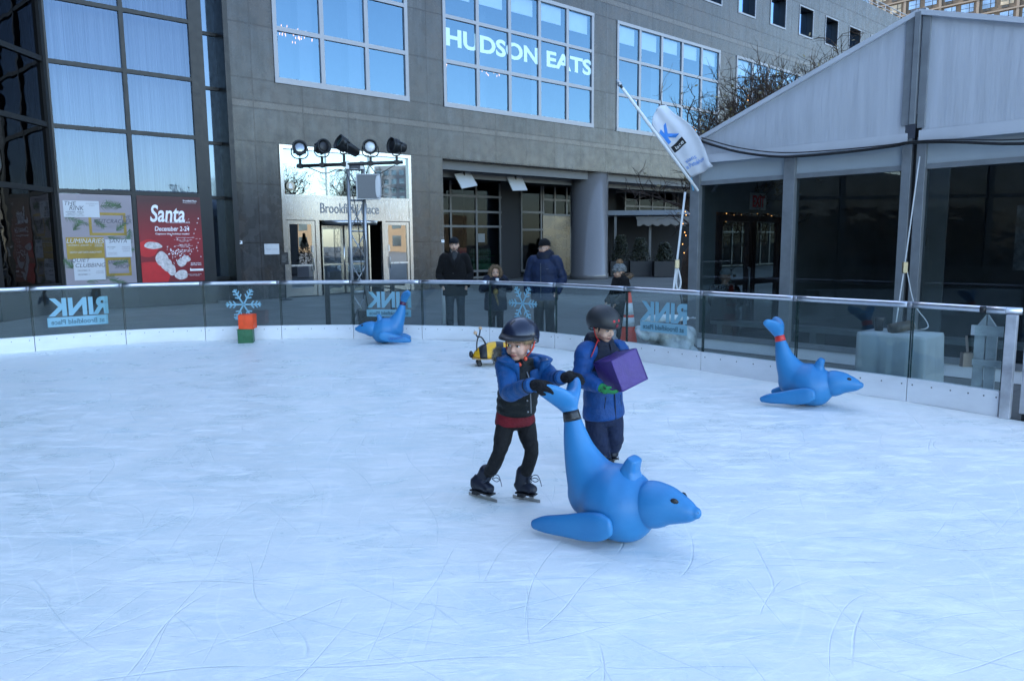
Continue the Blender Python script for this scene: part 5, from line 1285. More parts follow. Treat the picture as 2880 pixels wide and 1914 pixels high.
NAVYT = cloth('navy_trousers', (.010,.018,.048), .5, 12); BLACKT = cloth('black_trousers', (.009,.009,.010), .5, 14); REDS = cloth('dark_red_shirt', (.13,.008,.014), .3, 25)
WOOLK = cloth('black_wool', (.007,.007,.008), .6, 90, .95); WOOLG = cloth('grey_knit', (.22,.24,.25), .8, 60, .95, .25); JEANS = cloth('dark_jeans', (.022,.030,.042), .4, 20); NAVYP = cloth('navy_parka', (.010,.020,.055), .4, 14, .6); NAVYG = cloth('dark_navy_coat', (.009,.013,.028), .4, 14, .65)
FURG = M('grey_fur', (.16,.145,.125), .9, 0, .6, 30); FURB = M('brown_fur', (.15,.10,.06), .9, 0, .5, 20)
BOOTM = M('navy_skate_boot', (.006,.009,.020), .45, 0, .3, 20, bump=.2, bs=40); BLADE = M('skate_blade', (.40,.38,.35), .35, .9, .2, 20); LACE = M('dark_lace', (.02,.03,.05), .6)
GLOVEK = cloth('black_knit_glove', (.008,.008,.010), .7, 90, .95); GLOVEG = NT('green_spotted_glove')
_v = GLOVEG.coord(); _n = GLOVEG.noise(_v, 34, 1); GLOVEG.bsdf(Base_Color=GLOVEG.ramp(_n, (.36, (.01,.015,.012)), (.42, (.018,.22,.06))), Roughness=.8); GLOVEG = GLOVEG.mat
ORSTR = M('orange_red_strap', (.72,.075,.03), .5, 0, .05); REDSTR = M('red_strap', (.48,.018,.02), .5, 0, .05); BLOND = M('blond_hair', (.30,.20,.105), .55, 0, .35, 40, stretch=(3,3,.4)); DARKH = M('dark_hair', (.018,.013,.010), .55, 0, .3, 40)

def face_dir(fa): return Vector((math.sin(fa), -math.cos(fa), 0))
def head_T(c, fa, pitch=0.0, roll=0.0):
    y = face_dir(fa); z = Vector((0,0,1)); x = y.cross(z)
    T = Matrix(((x.x,y.x,z.x,c[0]),(x.y,y.y,z.y,c[1]),(x.z,y.z,z.z,c[2]),(0,0,0,1)))
    return T @ Matrix.Rotation(-pitch, 4, 'X') @ Matrix.Rotation(roll, 4, 'Y')
def add_head(mb, T, H, child=True, sg=18):
    def e(x, y, z, rx, ry, rz): mb.ell((x*H, y*H, (z-.5)*H), (rx*H, ry*H, rz*H), None, sg, 0, T)
    e(0, -.07, .62, .375, .45, .385); e(0, .07, .40, .325, .34, .34); e(0, .10, .26, .26, .27, .22)
    e(0, .20, .105, .15, .15, .105 if child else .115)
    if not child: e(0, .1, .19, .25, .22, .16)
    for s in (-1, 1):
        e(s*.165, .215, .315, .15, .15, .14); e(s*.135, .325, .582, .115, .055, .038); e(s*.375, -.03, .44, .04, .085, .12)
        e(s*.045, .405, .335, .042, .045, .032)
    mb.loft([(0, .335*H, .02*H), (0, .40*H, -.07*H), (0, .445*H, -.145*H)], [.035*H, .045*H, .055*H], [.05*H, .055*H, .05*H], (1,0,0), 10, 3, True, 0, 1.0, T)
    e(0, .345, .205, .105, .06, .05)
    mb.loft([(0, -.10*H, -.22*H), (0, -.12*H, -.50*H), (0, -.13*H, -.72*H)], [.21*H, .20*H, .23*H], None, (1,0,0), 16, 3, True, 0, 1.0, T)
def face_parts(t, T, H, lipm, brow, look=0.0, eyes=True, mouth_open=False):
    for s in (-1, 1):
        def P(x, y, z): return (x*H, y*H, (z-.5)*H)
        mb = MB(); mb.ell(P(s*.150, .352, .505), (.068*H, .030*H, .036*H), Matrix.Rotation(R(-18*s), 3, 'Z'), 14, 0, T); ey = mb.build('eye', EYEW, t)
        mb = MB(); mb.ell(P(s*.150+look, .372, .505), (.036*H, .018*H, .036*H), None, 12, 0, T); mb.build('iris', IRIS, ey)
        mb = MB(); mb.tube([T @ Vector(P(s*.07, .392, .533)), T @ Vector(P(s*.15, .388, .550)), T @ Vector(P(s*.235, .335, .527))], .009*H, 6, 3); mb.build('eyelid', brow, ey)
        mb = MB(); mb.loft([T @ Vector(P(s*.06, .392, .600)), T @ Vector(P(s*.16, .385, .624)), T @ Vector(P(s*.25, .325, .600))], [.012*H,.017*H,.010*H], None, (0,0,1), 6, 3); mb.build('eyebrow', brow, t)
    mb = MB(); P = lambda x, y, z: Vector((x*H, y*H, (z-.5)*H))
    mb.loft([T @ P(-.115,.345,.205), T @ P(-.05,.398,.215), T @ P(0,.408,.211), T @ P(.05,.398,.215), T @ P(.115,.345,.205)], [.008*H,.026*H,.024*H,.026*H,.008*H], [.01*H,.02*H,.02*H,.02*H,.01*H], (0,0,1), 10, 3)
    mb.loft([T @ P(-.09,.35,.188), T @ P(0,.402,.176), T @ P(.09,.35,.188)], [.01*H,.030*H,.01*H], [.01*H,.02*H,.01*H], (0,0,1), 10, 3)
    lp = mb.build('lips', lipm, t)
    mb = MB(); mb.tube([T @ P(-.10,.362,.197), T @ P(0,.421,.193), T @ P(.10,.362,.197)], .007*H, 6, 3); mb.build('mouth_line', IRIS, lp)
def resample(pts, ra, rb, m):
    P = [Vector(p) for p in pts]; n = len(P); out = []
    ln = [0]
    for i in range(n-1): ln.append(ln[-1]+(P[i+1]-P[i]).length)
    for k in range(m+1):
        d = ln[-1]*k/m; i = max(j for j in range(n-1) if ln[j] <= d+1e-9); t = (d-ln[i])/max(1e-9, ln[i+1]-ln[i])
        q = [max(0, min(n-1, i+j)) for j in (-1,0,1,2)]
        def c(a): return 0.5*((2*a[q[1]])+(a[q[2]]-a[q[0]])*t+(2*a[q[0]]-5*a[q[1]]+4*a[q[2]]-a[q[3]])*t*t+(3*a[q[1]]-a[q[0]]-3*a[q[2]]+a[q[3]])*t**3)
        out.append((c(P), max(.002, c(ra)), max(.002, c(rb)), d))
    return out
def puff(mb, pts, ra, rb=None, side=(1,0,0), amp=0.0, per=.055, m=36, seg=24, cap=True, sq=1.0, wrink=0.0, seed=0, ck=.15):
    rb = rb or ra; S = resample(pts, ra, rb, m); rd = random.Random(seed); ph = rd.uniform(0,6)
    k = [1+amp*(abs(math.sin(math.pi*d/per))-.5)+wrink*math.sin(d*70+ph+2*math.sin(d*31)) for _, _, _, d in S]
    mb.loft([s[0] for s in S], [s[1]*q for s, q in zip(S, k)], [s[2]*q for s, q in zip(S, k)], side, seg, 1, cap, 0, sq, None, True, ck)
def add_hand(mb, wp, d, n, s, curl=.5, fat=1.0, thumb=1, spread=.06):
    d = d.normalized(); n = (n-d*n.dot(d)).normalized(); l = d.cross(n)
    M3 = Matrix((l, d, n)).transposed()
    mb.ell(wp+d*.24*s, (.215*s*fat**.5, .29*s, .105*s*fat), M3, 14)
    for i, (o, L) in enumerate(((-.165,.86),(-.055,1.0),(.055,.95),(.165,.76))):
        p = wp+d*(.44*s)+l*(o*s*1.02); e = (d+l*(o*spread*4)).normalized(); pts = [p-d*.08*s, p]; a = 0
        for q in (.21,.16,.13):
            a += curl*(.55 if q == .21 else .75); e2 = e*math.cos(a)+n*math.sin(a); p = p+e2*(q*L*s); pts.append(p)
        mb.loft(pts, [.062*s*fat,.062*s*fat,.058*s*fat,.053*s*fat,.045*s*fat], None, tuple(l), 8, 2)
    l2 = l*thumb; p = wp+d*.12*s+l2*.15*s
    mb.loft([p, p+l2*.14*s+d*.10*s+n*.05*s, p+l2*.17*s+d*.24*s+n*.14*s, p+l2*.13*s+d*.34*s+n*.20*s], [.075*s*fat,.068*s*fat,.058*s*fat,.045*s*fat], None, tuple(d), 8, 2)
def build_body(t, J, H, T, k, skinm, voxel, child, hand_s, hands=None, sidev=(1,0,0)):
    """one continuous figure: head, neck, trunk, arms with hands, legs with feet"""
    mb = MB(); add_head(mb, T, H, child)
    mb.loft([J['pelvis'], (J['pelvis']*.5+J['chest']*.5), J['chest'], J['neck']], [.10*k,.095*k,.11*k,.055*k], [.075*k,.07*k,.075*k,.05*k], sidev, 18, 5)
    for s in 'rl':
        mb.loft([J['chest']*.35+J['sh'+s]*.65, J['sh'+s], J['el'+s], J['wr'+s].lerp(J['el'+s],.12), J['wr'+s]], [.045*k,.038*k,.024*k,.017*k,.015*k], None, (0,.2,1), 12, 5)
        mb.loft([J['pelvis']*.4+J['hip'+s]*.6, J['hip'+s], J['kn'+s], J['an'+s]], [.07*k,.058*k,.034*k,.017*k], None, (1,.1,0), 12, 5)
        mb.loft([J['an'+s]+Vector((0,0,-.02*k)), J['an'+s]*.97+J['toe'+s]*.03+Vector((0,0,-.03*k)), J['an'+s]*.94+J['toe'+s]*.06+Vector((0,0,-.04*k))], [.017*k,.014*k,.012*k], [.017*k,.014*k,.012*k], (1,.1,0), 10, 4)
        hd = (hands or {}).get(s)
        dd = hd[0] if hd else (J['wr'+s]-J['el'+s]); nn = hd[1] if hd else Vector((0,-1,.2))
        add_hand(mb, J['wr'+s], dd, nn, hand_s*.72, hd[2] if hd else .35, .62, hd[3] if hd else 1)
    return mb.build('body', skinm, t, voxel=voxel, smooth_it=2)
def legs(t, J, m, r, name='trousers', vox=.008, wr=.05, cuff=0.0, waist=None, sidev=(1,0,0), flare=1.0):
    mb = MB()
    for i, s in enumerate('rl'):
        puff(mb, [J['hip'+s]+Vector((0,0,r[0]*.5)), J['hip'+s]*.5+J['kn'+s]*.5, J['kn'+s], J['kn'+s]*.45+J['an'+s]*.55, J['an'+s]+Vector((0,0,cuff))], [r[0], r[0]*.92, r[1], r[1]*.98*flare, r[2]], None, (1,.1,0), 0, 1, 30, 18, True, 1.0, wr, i)
    mb.loft([J['pelvis']-Vector((0,0,r[0]*.7)), J['pelvis']-Vector((0,0,r[0]*.3)), J['pelvis']+Vector((0,0,r[0]*.4))], [waist[0]*.95, waist[0], waist[0]*.97], [waist[1]*.95, waist[1], waist[1]], sidev, 20, 4, True, 0, 1.0, None, True, .3)
    return mb.build(name, m, t, voxel=vox, smooth_it=3)
def skate(t, an, heel, toe, k=1.0, laces=True, blade=True):
    d = (toe-heel); d.z = 0; Lf = d.length; d.normalize(); l = Vector((-d.y, d.x, 0)); z0 = .052*k if blade else .0
    hl = Vector((heel.x, heel.y, 0))+d*.035; tp = Vector((toe.x, toe.y, 0))-d*.02
    mb = MB()
    up_ = Vector((an.x, an.y, an.z+.062*k))
    mb.loft([hl+d*.022+Vector((0,0,z0+.03)), hl*.75+an*.25+Vector((0,0,z0+.03)), (an+hl)*.5+Vector((0,0,.035)), up_], [.034*k,.037*k,.040*k,.050*k], [.044*k,.048*k,.050*k,.054*k], tuple(l), 16, 5)
    ft_ = [hl+d*.02+Vector((0,0,z0+.038*k)), hl.lerp(tp,.45)+Vector((0,0,z0+.040*k)), hl.lerp(tp,.78)+Vector((0,0,z0+.030*k)), tp-d*.03+Vector((0,0,z0+.024*k))]
    mb.loft(ft_, [.031*k,.036*k,.042*k,.030*k], [.042*k,.040*k,.030*k,.022*k], tuple(l), 16, 5)
    o = mb.build('skate', BOOTM, t, voxel=.0055, smooth_it=3)
    mb = MB(); mb.bar(hl-d*.012+Vector((0,0,z0-.004)), tp-d*.01+Vector((0,0,z0-.004)), .062*k, .012); mb.bar(hl+d*.0+Vector((0,0,z0-.018)), hl+d*.05+Vector((0,0,z0-.018)), .045*k, .03); mb.build('sole', BLACK, o, bevel=.003)
    if blade:
        mb = MB(); mb.bar(hl-d*.045+Vector((0,0,.011)), tp+d*.025+Vector((0,0,.011)), .005, .020, (0,0,1))
        for f_ in (.12, .72): q = hl.lerp(tp, f_); mb.bar(q+Vector((0,0,.02)), q+Vector((0,0,z0)), .035, .006, l)
        mb.build('blade', BLADE, o)
    if laces:
        mb = MB()
        for i in range(6):
            f_ = i/5; c = (hl.lerp(tp,.62)+Vector((0,0,z0+.072*k))).lerp(an+d*.045*k+Vector((0,0,.045*k)), f_)
            mb.tube([c-l*.026, c+d*.008+Vector((0,0,.006)), c+l*.026], .0032, 6, 3)
        c = an+d*.05*k+Vector((0,0,.02*k))
        mb.tube([c, c+d*.02+Vector((0,0,.03)), c+d*.055+Vector((0,0,.035)), c+d*.075+Vector((0,0,.0)), c+d*.085+Vector((0,0,-.035))], .0026, 6, 4)
        mb.tube([c, c+d*.03+l*.01+Vector((0,0,.012)), c+d*.055+l*.012+Vector((0,0,.0)), c+d*.035+Vector((0,0,-.012)), c], .0026, 6, 4)
        mb.build('lace', LACE, o)
    return o
def helmet(t, T, H, m, cen, rad, strapm, vents, visor=False, cut=-.18, slope=.55):
    mb = MB(); o0 = len(mb.v)
    mb.ell((0,0,0), (1,1,1), None, 36)
    for i, p in enumerate(mb.v):
        lim = cut-slope*max(0, .25-p.y)
        x, y, z = p
        if z < lim: z = lim
        mb.v[i] = T @ Vector((cen[0]+x*rad[0], cen[1]+y*rad[1], cen[2]+z*rad[2]))
    h = mb.build('helmet', m, t)
    mb = MB()
    ring = []
    for k in range(33):
        a = 2*math.pi*k/32; y = math.sin(a); zz = max(-.95, cut-slope*max(0, .25-y)); rr_ = math.sqrt(max(0,1-zz*zz)); ring.append(T @ Vector((cen[0]+math.cos(a)*rad[0]*rr_, cen[1]+y*rad[1]*rr_, cen[2]+zz*rad[2])))
    mb.tube(ring, .0045, 8); mb.build('rim_trim', BLACK, h)
    for (a, b, sz, vm) in vents:
        q = Vector((math.sin(a)*math.cos(b), math.cos(a)*math.cos(b), math.sin(b)))
        p = Vector((cen[0]+q.x*rad[0]*.985, cen[1]+q.y*rad[1]*.985, cen[2]+q.z*rad[2]*.985)); nrm = Vector((q.x/rad[0], q.y/rad[1], q.z/rad[2])).normalized()
        rt_ = nrm.to_track_quat('Z', 'Y').to_matrix()
        m2 = MB(); m2.ell(p, (sz[0], sz[1], .004), rt_, 12, 0, T); m2.build('vent', vm, h)
    if visor:
        m2 = MB(); n = 18; vs_, fs_ = [], []
        for k in range(n+1):
            a = -1.25+2.5*k/n; x, y = math.sin(a), math.cos(a); ext = .040*max(0, math.cos(a*1.15))
            b_ = T @ Vector((cen[0]+x*rad[0]*.985, cen[1]+y*rad[1]*.985, cen[2]+cut*rad[2]+.012)); c_ = T @ Vector((cen[0]+x*(rad[0]+ext*.6), cen[1]+y*(rad[1]+ext), cen[2]+cut*rad[2]-.014))
            dz = Vector((0,0,-.006)); b2 = T @ Vector((cen[0]+x*rad[0]*.95, cen[1]+y*rad[1]*.95, cen[2]+cut*rad[2]-.022)); vs_ += [b_, c_, c_+dz, b2]
        for k in range(n):
            for q in range(4): fs_.append((4*k+q, 4*k+4+q, 4*k+4+(q+1) % 4, 4*k+(q+1) % 4))
        m2.add(vs_, fs_, 0, True); m2.build('visor', BLACK, h)
    return h

# ---- the boy pushing the seal
def boy_pushing():
    base = (G(1358,1400)+G(1480,1406))*.5; base.z = 0
    t = thing('person', 'boy in a dark blue helmet and blue and black jacket pushing the nearest seal', 'person', tuple(base))
    J = {}
    def P(n, u, v, Y): J[n] = A(u, v, Y)-base
    P('pelvis',1449,1178,4.90); P('chest',1461,1070,4.86); P('neck',1466,1022,4.87)
    P('shr',1420,1030,4.80); P('shl',1516,1030,4.95)
    P('elr',1432,1104,4.58); P('wrr',1500,1080,4.30); P('ell',1556,1064,4.76); P('wrl',1583,1061,4.545)
    P('hipr',1425,1186,4.87); P('hipl',1476,1186,4.92); P('knr',1404,1272,4.80); P('knl',1495,1268,4.80)
    hr, tr2, hl_, tl2 = G(1322,1391), G(1396,1412), G(1446,1399), G(1517,1413)
    ar = hr.lerp(tr2, .30); al = hl_.lerp(tl2, .28)
    J['anr'] = A(1369,1350,ar.y)-base; J['anl'] = A(1474,1352,al.y)-base
    J['toer'] = tr2-base+Vector((0,0,.075)); J['toel'] = tl2-base+Vector((0,0,.075))
    fb = R(25); sv = face_dir(fb).cross(Vector((0,0,1)))
    H = .205; T = head_T(A(1460,968,4.84)-base, R(-30), R(2), R(-3))
    lobe_n = Vector((.154,4.31,.876))-base; lobe_f = Vector((.378,4.60,.876))-base
    hands = {'r': (Vector((1,.02,-.16)), Vector((0,.75,-.65)), .42, -1), 'l': (Vector((1,-.05,-.02)), Vector((0,.75,-.65)), .42, 1)}
    build_body(t, J, H, T, .82, SK1, .0042, True, .115, hands, sv)
    face_parts(t, T, H, LIP, M('fair_brow', (.16,.10,.06), .7), .012)
    # hair under the brim
    mb = MB(); rd = random.Random(3)
    for k in range(150):
        a = rd.uniform(-2.0, 2.0); r0 = Vector((math.sin(a)*.382, math.cos(a)*.385+.0, .80)); ln = rd.uniform(.13,.21) if abs(a) < .9 else rd.uniform(.18,.30)
        p0 = Vector((r0.x*H, (r0.y-.02)*H, (r0.z-.5)*H)); p2 = p0+Vector((math.sin(a)*.06*H+rd.gauss(0,.012)*H, math.cos(a)*.05*H, -ln*H)); p1 = p0.lerp(p2,.5)+Vector((math.sin(a),math.cos(a),0))*.03*H
        mb.loft([p0,p1,p2], [.020*H,.020*H,.005*H], [.012*H,.012*H,.004*H], (math.cos(a),-math.sin(a),0), 5, 2, False, 0, 1.0, T)
    mb.build('hair', BLOND, t)
    HM = M('navy_helmet_shell', (.012,.017,.038), .28, .25, .15, 3, coat=.25)
    h = helmet(t, T, H, HM, (.002,-.018,.060), (.122,.142,.118), ORSTR, [(.15,.95,(.010,.026),BLACK)], True, .06)
    for s in (-1, 1):
        mb = MB(); Q = lambda x, y, z: T @ Vector((x,y,z))
        mb.loft([Q(s*.106,-.018,.030), Q(s*.101,-.008,.0), Q(s*.093,.004,-.030), Q(s*.074,.016,-.062)], [.004,.005,.004,.004], [.024,.036,.026,.012], (s,0,0), 10, 4)
        mb.loft([Q(s*.088,-.045,-.01), Q(s*.086,-.025,-.030), Q(s*.078,.004,-.052)], [.003]*3, [.010]*3, (s,0,0), 8, 3); mb.build('strap', ORSTR, h)
        mb = MB(); mb.loft([Q(s*.072,.010,-.058), Q(s*.045,.040,-.098), Q(s*.012,.052,-.122), Q(0,.055,-.126)], [.004]*4, [.008]*4, (0,0,1), 8, 4); mb.build('strap', BLACK, h)
    for (x, y, z) in ((-.066,.030,-.082), (-.040,.055,-.118), (-.020,.064,-.130)):
        mb = MB(); mb.ell((x,y,z), (.013,.010,.015), Euler((.3,.2,.5)).to_matrix(), 10, 0, T); mb.build('buckle', ORSTR, h)
    mb = MB(); mb.box(-.012,.012,-.006,.006,-.012,.012,0,T @ Matrix.Translation((-.052,.050,-.102)) @ Matrix.Rotation(.6,4,'Y')); mb.build('buckle', BLACK, h)
    # jacket
    mb = MB(); c = J['chest']; nk = J['neck']; pv = J['pelvis']
    hem = A(1451,1158,4.89)-base
    puff(mb, [hem+Vector((0,0,.0)), hem.lerp(c,.35), hem.lerp(c,.72), c+Vector((0,0,.02)), c.lerp(nk,.55), nk+Vector((0,0,-.005))], [.134,.140,.140,.140,.125,.085], [.108,.112,.114,.112,.10,.078], sv, .05, .052, 44, 30)
    jk = mb.build('jacket', BLACKJ, t, voxel=.0065, smooth_it=2)
    for s in 'rl':
        mb = MB()
        puff(mb, [J['sh'+s].lerp(c,.30)+Vector((0,0,.02)), J['sh'+s]+Vector((0,0,.004)), J['sh'+s].lerp(J['el'+s],.55), J['el'+s], J['el'+s].lerp(J['wr'+s],.5), J['wr'+s].lerp(J['el'+s],.05)], [.070,.066,.062,.056,.050,.043], None, (0,.2,1), .045, .075, 40, 22, True, 1.0, .022, 5)
        sl = mb.build('sleeve', BLUEJ, jk, voxel=.006, smooth_it=2)
        e = (J['el'+s]-J['wr'+s]).normalized(); w_ = J['wr'+s]
        mb = MB(); mb.loft([w_+e*.050, w_+e*.058], [.0475,.0475], None, (0,.2,1), 20, 1, False); mb.build('cuff_band', BLACKJ, sl)
    # collar and open front
    fd = face_dir(fb); mb = MB()
    def ringpt(a, r, z, off=0): return nk+sv*(math.sin(a)*r*1.08)+fd*(math.cos(a)*r*.98)+Vector((0,0,z))
    vs_, fs_ = [], []; n = 40
    for k in range(n+1):
        a = R(28)+(R(332)-R(28))*k/n; back = .5-.5*math.cos(a)
        fl_ = max(0, 1-back*1.15)
        lo, hi = -.055-.04*fl_, .035+.025*back
        for (r, z) in ((.100+.04*fl_, lo), (.114+.065*fl_, (lo+hi)/2), (.124+.10*fl_, hi-.012*fl_), (.114+.095*fl_, hi), (.096+.055*fl_, hi-.01), (.086+.03*fl_, lo)): vs_.append(ringpt(a, r, z))
    for k in range(n):
        for q in range(6): fs_.append((6*k+q, 6*k+6+q, 6*k+6+(q+1) % 6, 6*k+(q+1) % 6))
    fs_ += [(0,1,2,3,4,5), tuple(6*n+q for q in range(5,-1,-1))]
    mb.add(vs_, fs_, 0, True); cl = mb.build('collar', BLUEJ, jk)
    mb = MB()
    puff(mb, [nk+Vector((0,0,-.07)), nk+Vector((0,0,-.02)), nk+Vector((0,0,.030))], [.088,.084,.082], [.082,.078,.076], sv, 0, 1, 8, 24); mb.build('collar_lining', BLACKJ, jk)
    def front(lat, dz, r=.114): return c-sv*lat+fd*(math.sqrt(max(0, 1-(lat/.142)**2))*r)+Vector((0,0,dz))
    mb = MB(); mb.loft([front(.062,.075,.112), front(.070,.03,.117), front(.072,-.03,.114), front(.066,-.06,.108)], [.036,.046,.046,.02], [.012,.016,.014,.008], tuple(sv), 16, 5); mb.build('chest_panel', BLUEJ, jk)
    mb = MB(); mb.loft([front(.055,-.055,.123), front(.075,-.005,.128), front(.092,.045,.122)], [.006,.020,.003], [.003,.003,.002], tuple(sv), 8, 4); mb.loft([front(.04,-.05,.123), front(.048,-.02,.126), front(.050,.01,.126)], [.004,.012,.003], [.003,.003,.002], tuple(sv), 8, 4); mb.build('leaf_patch', BLACKJ, jk)
    mb = MB(); mb.tube([front(.005,.075,.100), front(.012,.03,.120), front(.02,-.05,.120), front(.025,-.13,.118), front(.028,-.20,.116)], .0042, 6, 5); mb.build('zip', M('zip_silver', (.22,.23,.24), .4, .7), jk)
    for (la, dz) in ((.012,-.0), (.018,-.11), (.022,-.185)):
        mb = MB(); mb.ell(front(la-.022, dz, .124), (.0065,.0065,.0065), None, 8); mb.build('snap', M('snap_metal', (.32,.32,.33), .3, .8) if 'snap_metal' not in bpy.data.materials else bpy.data.materials['snap_metal'], jk)
    for (la, z) in ((R(-42), .055), (R(-52), .015)):
        mb = MB(); mb.ell(ringpt(la, .172, z-.02), (.007,.007,.007), None, 8); mb.build('snap', bpy.data.materials['snap_metal'], jk)
    mb = MB(); hp = A(1399,1000,4.88)-base; mb.ell(hp, (.030,.034,.048), None, 10); mb.spikes(hp, (.030,.034,.048), 420, .022, .0022, 4); mb.build('hood_fur', FURG, jk)
    mb = MB(); mb.loft([nk+Vector((0,0,.01))-fd*.07, hp+Vector((.06,.02,.02)), hp+Vector((.035,.02,-.005))], [.05,.04,.03], [.03,.03,.025], (0,0,1), 14, 4); mb.build('hood', BLUEJ, jk)
    mb = MB(); puff(mb, [pv+Vector((0,0,-.030)), pv+Vector((0,0,.02)), pv+Vector((0,0,.09))], [.141,.138,.122], [.117,.112,.100], sv, 0, 1, 8, 28, True, 1.0, .01, 0, .03); mb.build('shirt', REDS, t, voxel=.007, smooth_it=1)
    legs(t, J, BLACKT, (.066,.047,.037), 'trousers', .0065, .035, .045, (.106,.086), sv)
    skate(t, J['anr'], hr-base, tr2-base, 1.0); skate(t, J['anl'], hl_-base, tl2-base, 1.0)
    for s in 'rl':
        d, n, cu_, th = hands[s]; mb = MB(); w_ = J['wr'+s]; e = (J['el'+s]-w_).normalized()
        add_hand(mb, w_+d.normalized()*.008, d, n, .142, cu_, 1.5, th, .03); mb.loft([w_+e*.05, w_+d.normalized()*.03], [.036,.034], None, (0,.2,1), 14, 3)
        mb.build('glove', GLOVEK, t, voxel=.0045, smooth_it=1)
boy_pushing()

# ---- the boy carrying the cube
def boy_cube():
    base = (G(1682,1302)+G(1718,1300))*.5; base.z = 0
    t = thing('person', 'boy in a black helmet and blue padded coat holding the purple foam cube', 'person', tuple(base))
    J = {}; Yc = 5.66
    def P(n, u, v, Y): J[n] = A(u, v, Y)-base
    P('pelvis',1697,1165,5.68); P('chest',1692,1030,5.66); P('neck',1690,968,5.65)
    P('shr',1646,990,5.54); P('shl',1742,984,5.76); P('elr',1637,1062,5.47); P('wrr',1692,1090,5.32); P('ell',1752,1052,5.66); P('wrl',1776,1056,5.52)
    P('hipr',1672,1178,5.64); P('hipl',1722,1178,5.72); P('knr',1681,1236,5.60); P('knl',1726,1232,5.66)
    hr, tr2, hl_, tl2 = G(1664,1299), G(1706,1318), G(1692,1292), G(1739,1311)
    J['anr'] = A(1692,1284,hr.lerp(tr2,.3).y)-base; J['anl'] = A(1710,1276,hl_.lerp(tl2,.3).y)-base
    J['toer'] = tr2-base+Vector((0,0,.075)); J['toel'] = tl2-base+Vector((0,0,.075))
    fb = R(35); sv = face_dir(fb).cross(Vector((0,0,1))); fd = face_dir(fb)
    H = .200; T = head_T(A(1698,921,5.60)-base, R(40), R(14), R(3))
    hands = {'r': (Vector((.75,-.25,-.35)), Vector((.3,.3,.9)), .45, 1), 'l': (Vector((.4,-.75,-.1)), Vector((-.5,-.3,.3)), .4, 1)}
    build_body(t, J, H, T, .86, SK2, .0045, True, .115, hands, sv)
    face_parts(t, T, H, LIP2, DARKH, .0)
    mb = MB(); rd = random.Random(6)
    for k in range(70):
        a = rd.choice((-1,1))*rd.uniform(1.0,2.6); p0 = Vector((math.sin(a)*.37*H, (math.cos(a)*.40-.05)*H, .22*H)); p2 = p0+Vector((math.sin(a)*.02*H, 0, -rd.uniform(.2,.34)*H))
        mb.loft([p0, p0.lerp(p2,.5)+Vector((math.sin(a),math.cos(a),0))*.02*H, p2], [.03*H,.03*H,.008*H], [.012*H]*3, (math.cos(a),-math.sin(a),0), 5, 2, False, 0, 1.0, T)
    mb.build('hair', DARKH, t)
    HM = M('matte_black_helmet', (.016,.017,.019), .5, 0, .2, 8)
    RV = M('red_vent_lining', (.55,.02,.03), .6)
    h = helmet(t, T, H, HM, (0,-.014,.052), (.124,.140,.118), REDSTR, [(-.22,.33,(.0115,.010),RV), (.22,.33,(.0115,.010),RV), (-.5,1.0,(.012,.007),BLACK), (.5,1.0,(.012,.007),BLACK), (-.0,1.15,(.012,.007),BLACK)], False, -.16)
    mb = MB()                                         # small star between the vents
    q = Vector((0, math.cos(.05), math.sin(.05))); p = Vector((0, -.014+q.y*.1415, .052+q.z*.118))
    st = [((.017 if k % 2 == 0 else .007)*math.sin(k*math.pi/5), (.017 if k % 2 == 0 else .007)*math.cos(k*math.pi/5)) for k in range(10)]
    mb.prism([(x, z) for x, z in st], -.002, .002, 0, T @ Matrix.Translation(p)); mb.build('star_mark', M('dull_red_print', (.25,.015,.03), .6), h)
    Q = lambda x, y, z: T @ Vector((x,y,z))
    for s in (-1, 1):
        mb = MB(); mb.loft([Q(s*.098,-.02,.03), Q(s*.09,-.01,-.01), Q(s*.080,.0,-.045), Q(s*.06,.02,-.085), Q(s*.02,.05,-.115)], [.004]*5, [.013,.012,.011,.010,.008], (s,0,0), 8, 4); mb.build('strap', REDSTR, h)
        mb = MB(); mb.ell((s*.113,-.012,.036), (.007,.007,.007), None, 8, 0, T); mb.build('rivet', ALU, h)
    mb = MB(); mb.loft([Q(.062,.02,-.085), A(1676,970,5.50)-base, A(1668,990,5.47)-base, A(1662,1003,5.46)-base], [.004]*4, [.013]*4, (1,0,0), 8, 4); mb.build('hanging_strap', REDSTR, h)
    c = J['chest']; nk = J['neck']; hem = A(1698,1168,5.68)-base
    mb = MB(); puff(mb, [hem, hem.lerp(c,.35), hem.lerp(c,.72), c+Vector((0,0,.02)), c.lerp(nk,.5), nk+Vector((0,0,-.015))], [.182,.168,.158,.156,.140,.10], [.140,.130,.130,.128,.118,.09], sv, .028, .11, 40, 30)
    ct = mb.build('coat', BLUEC, t, voxel=.007, smooth_it=2)
    mb = MB(); puff(mb, [c.lerp(nk,-.02), c.lerp(nk,.3), c.lerp(nk,.62), nk+Vector((0,0,.006))], [.163,.170,.160,.105], [.139,.136,.126,.095], sv, .04, .05, 24, 30); mb.build('yoke', NAVYG, ct, voxel=.007, smooth_it=2)
    mb = MB(); puff(mb, [nk+Vector((0,0,-.02)), nk+Vector((0,0,.02)), nk+fd*.01+Vector((0,0,.052))], [.102,.105,.094], [.096,.10,.092], sv, .05, .04, 14, 28); puff(mb, [nk-fd*.05+Vector((0,0,-.03)), nk-fd*.075+Vector((0,0,.03)), nk-fd*.07+Vector((0,0,.08))], [.09,.10,.07], [.05,.05,.04], sv, 0, 1, 12, 20); mb.build('hood', NAVYG, ct, voxel=.007, smooth_it=2)
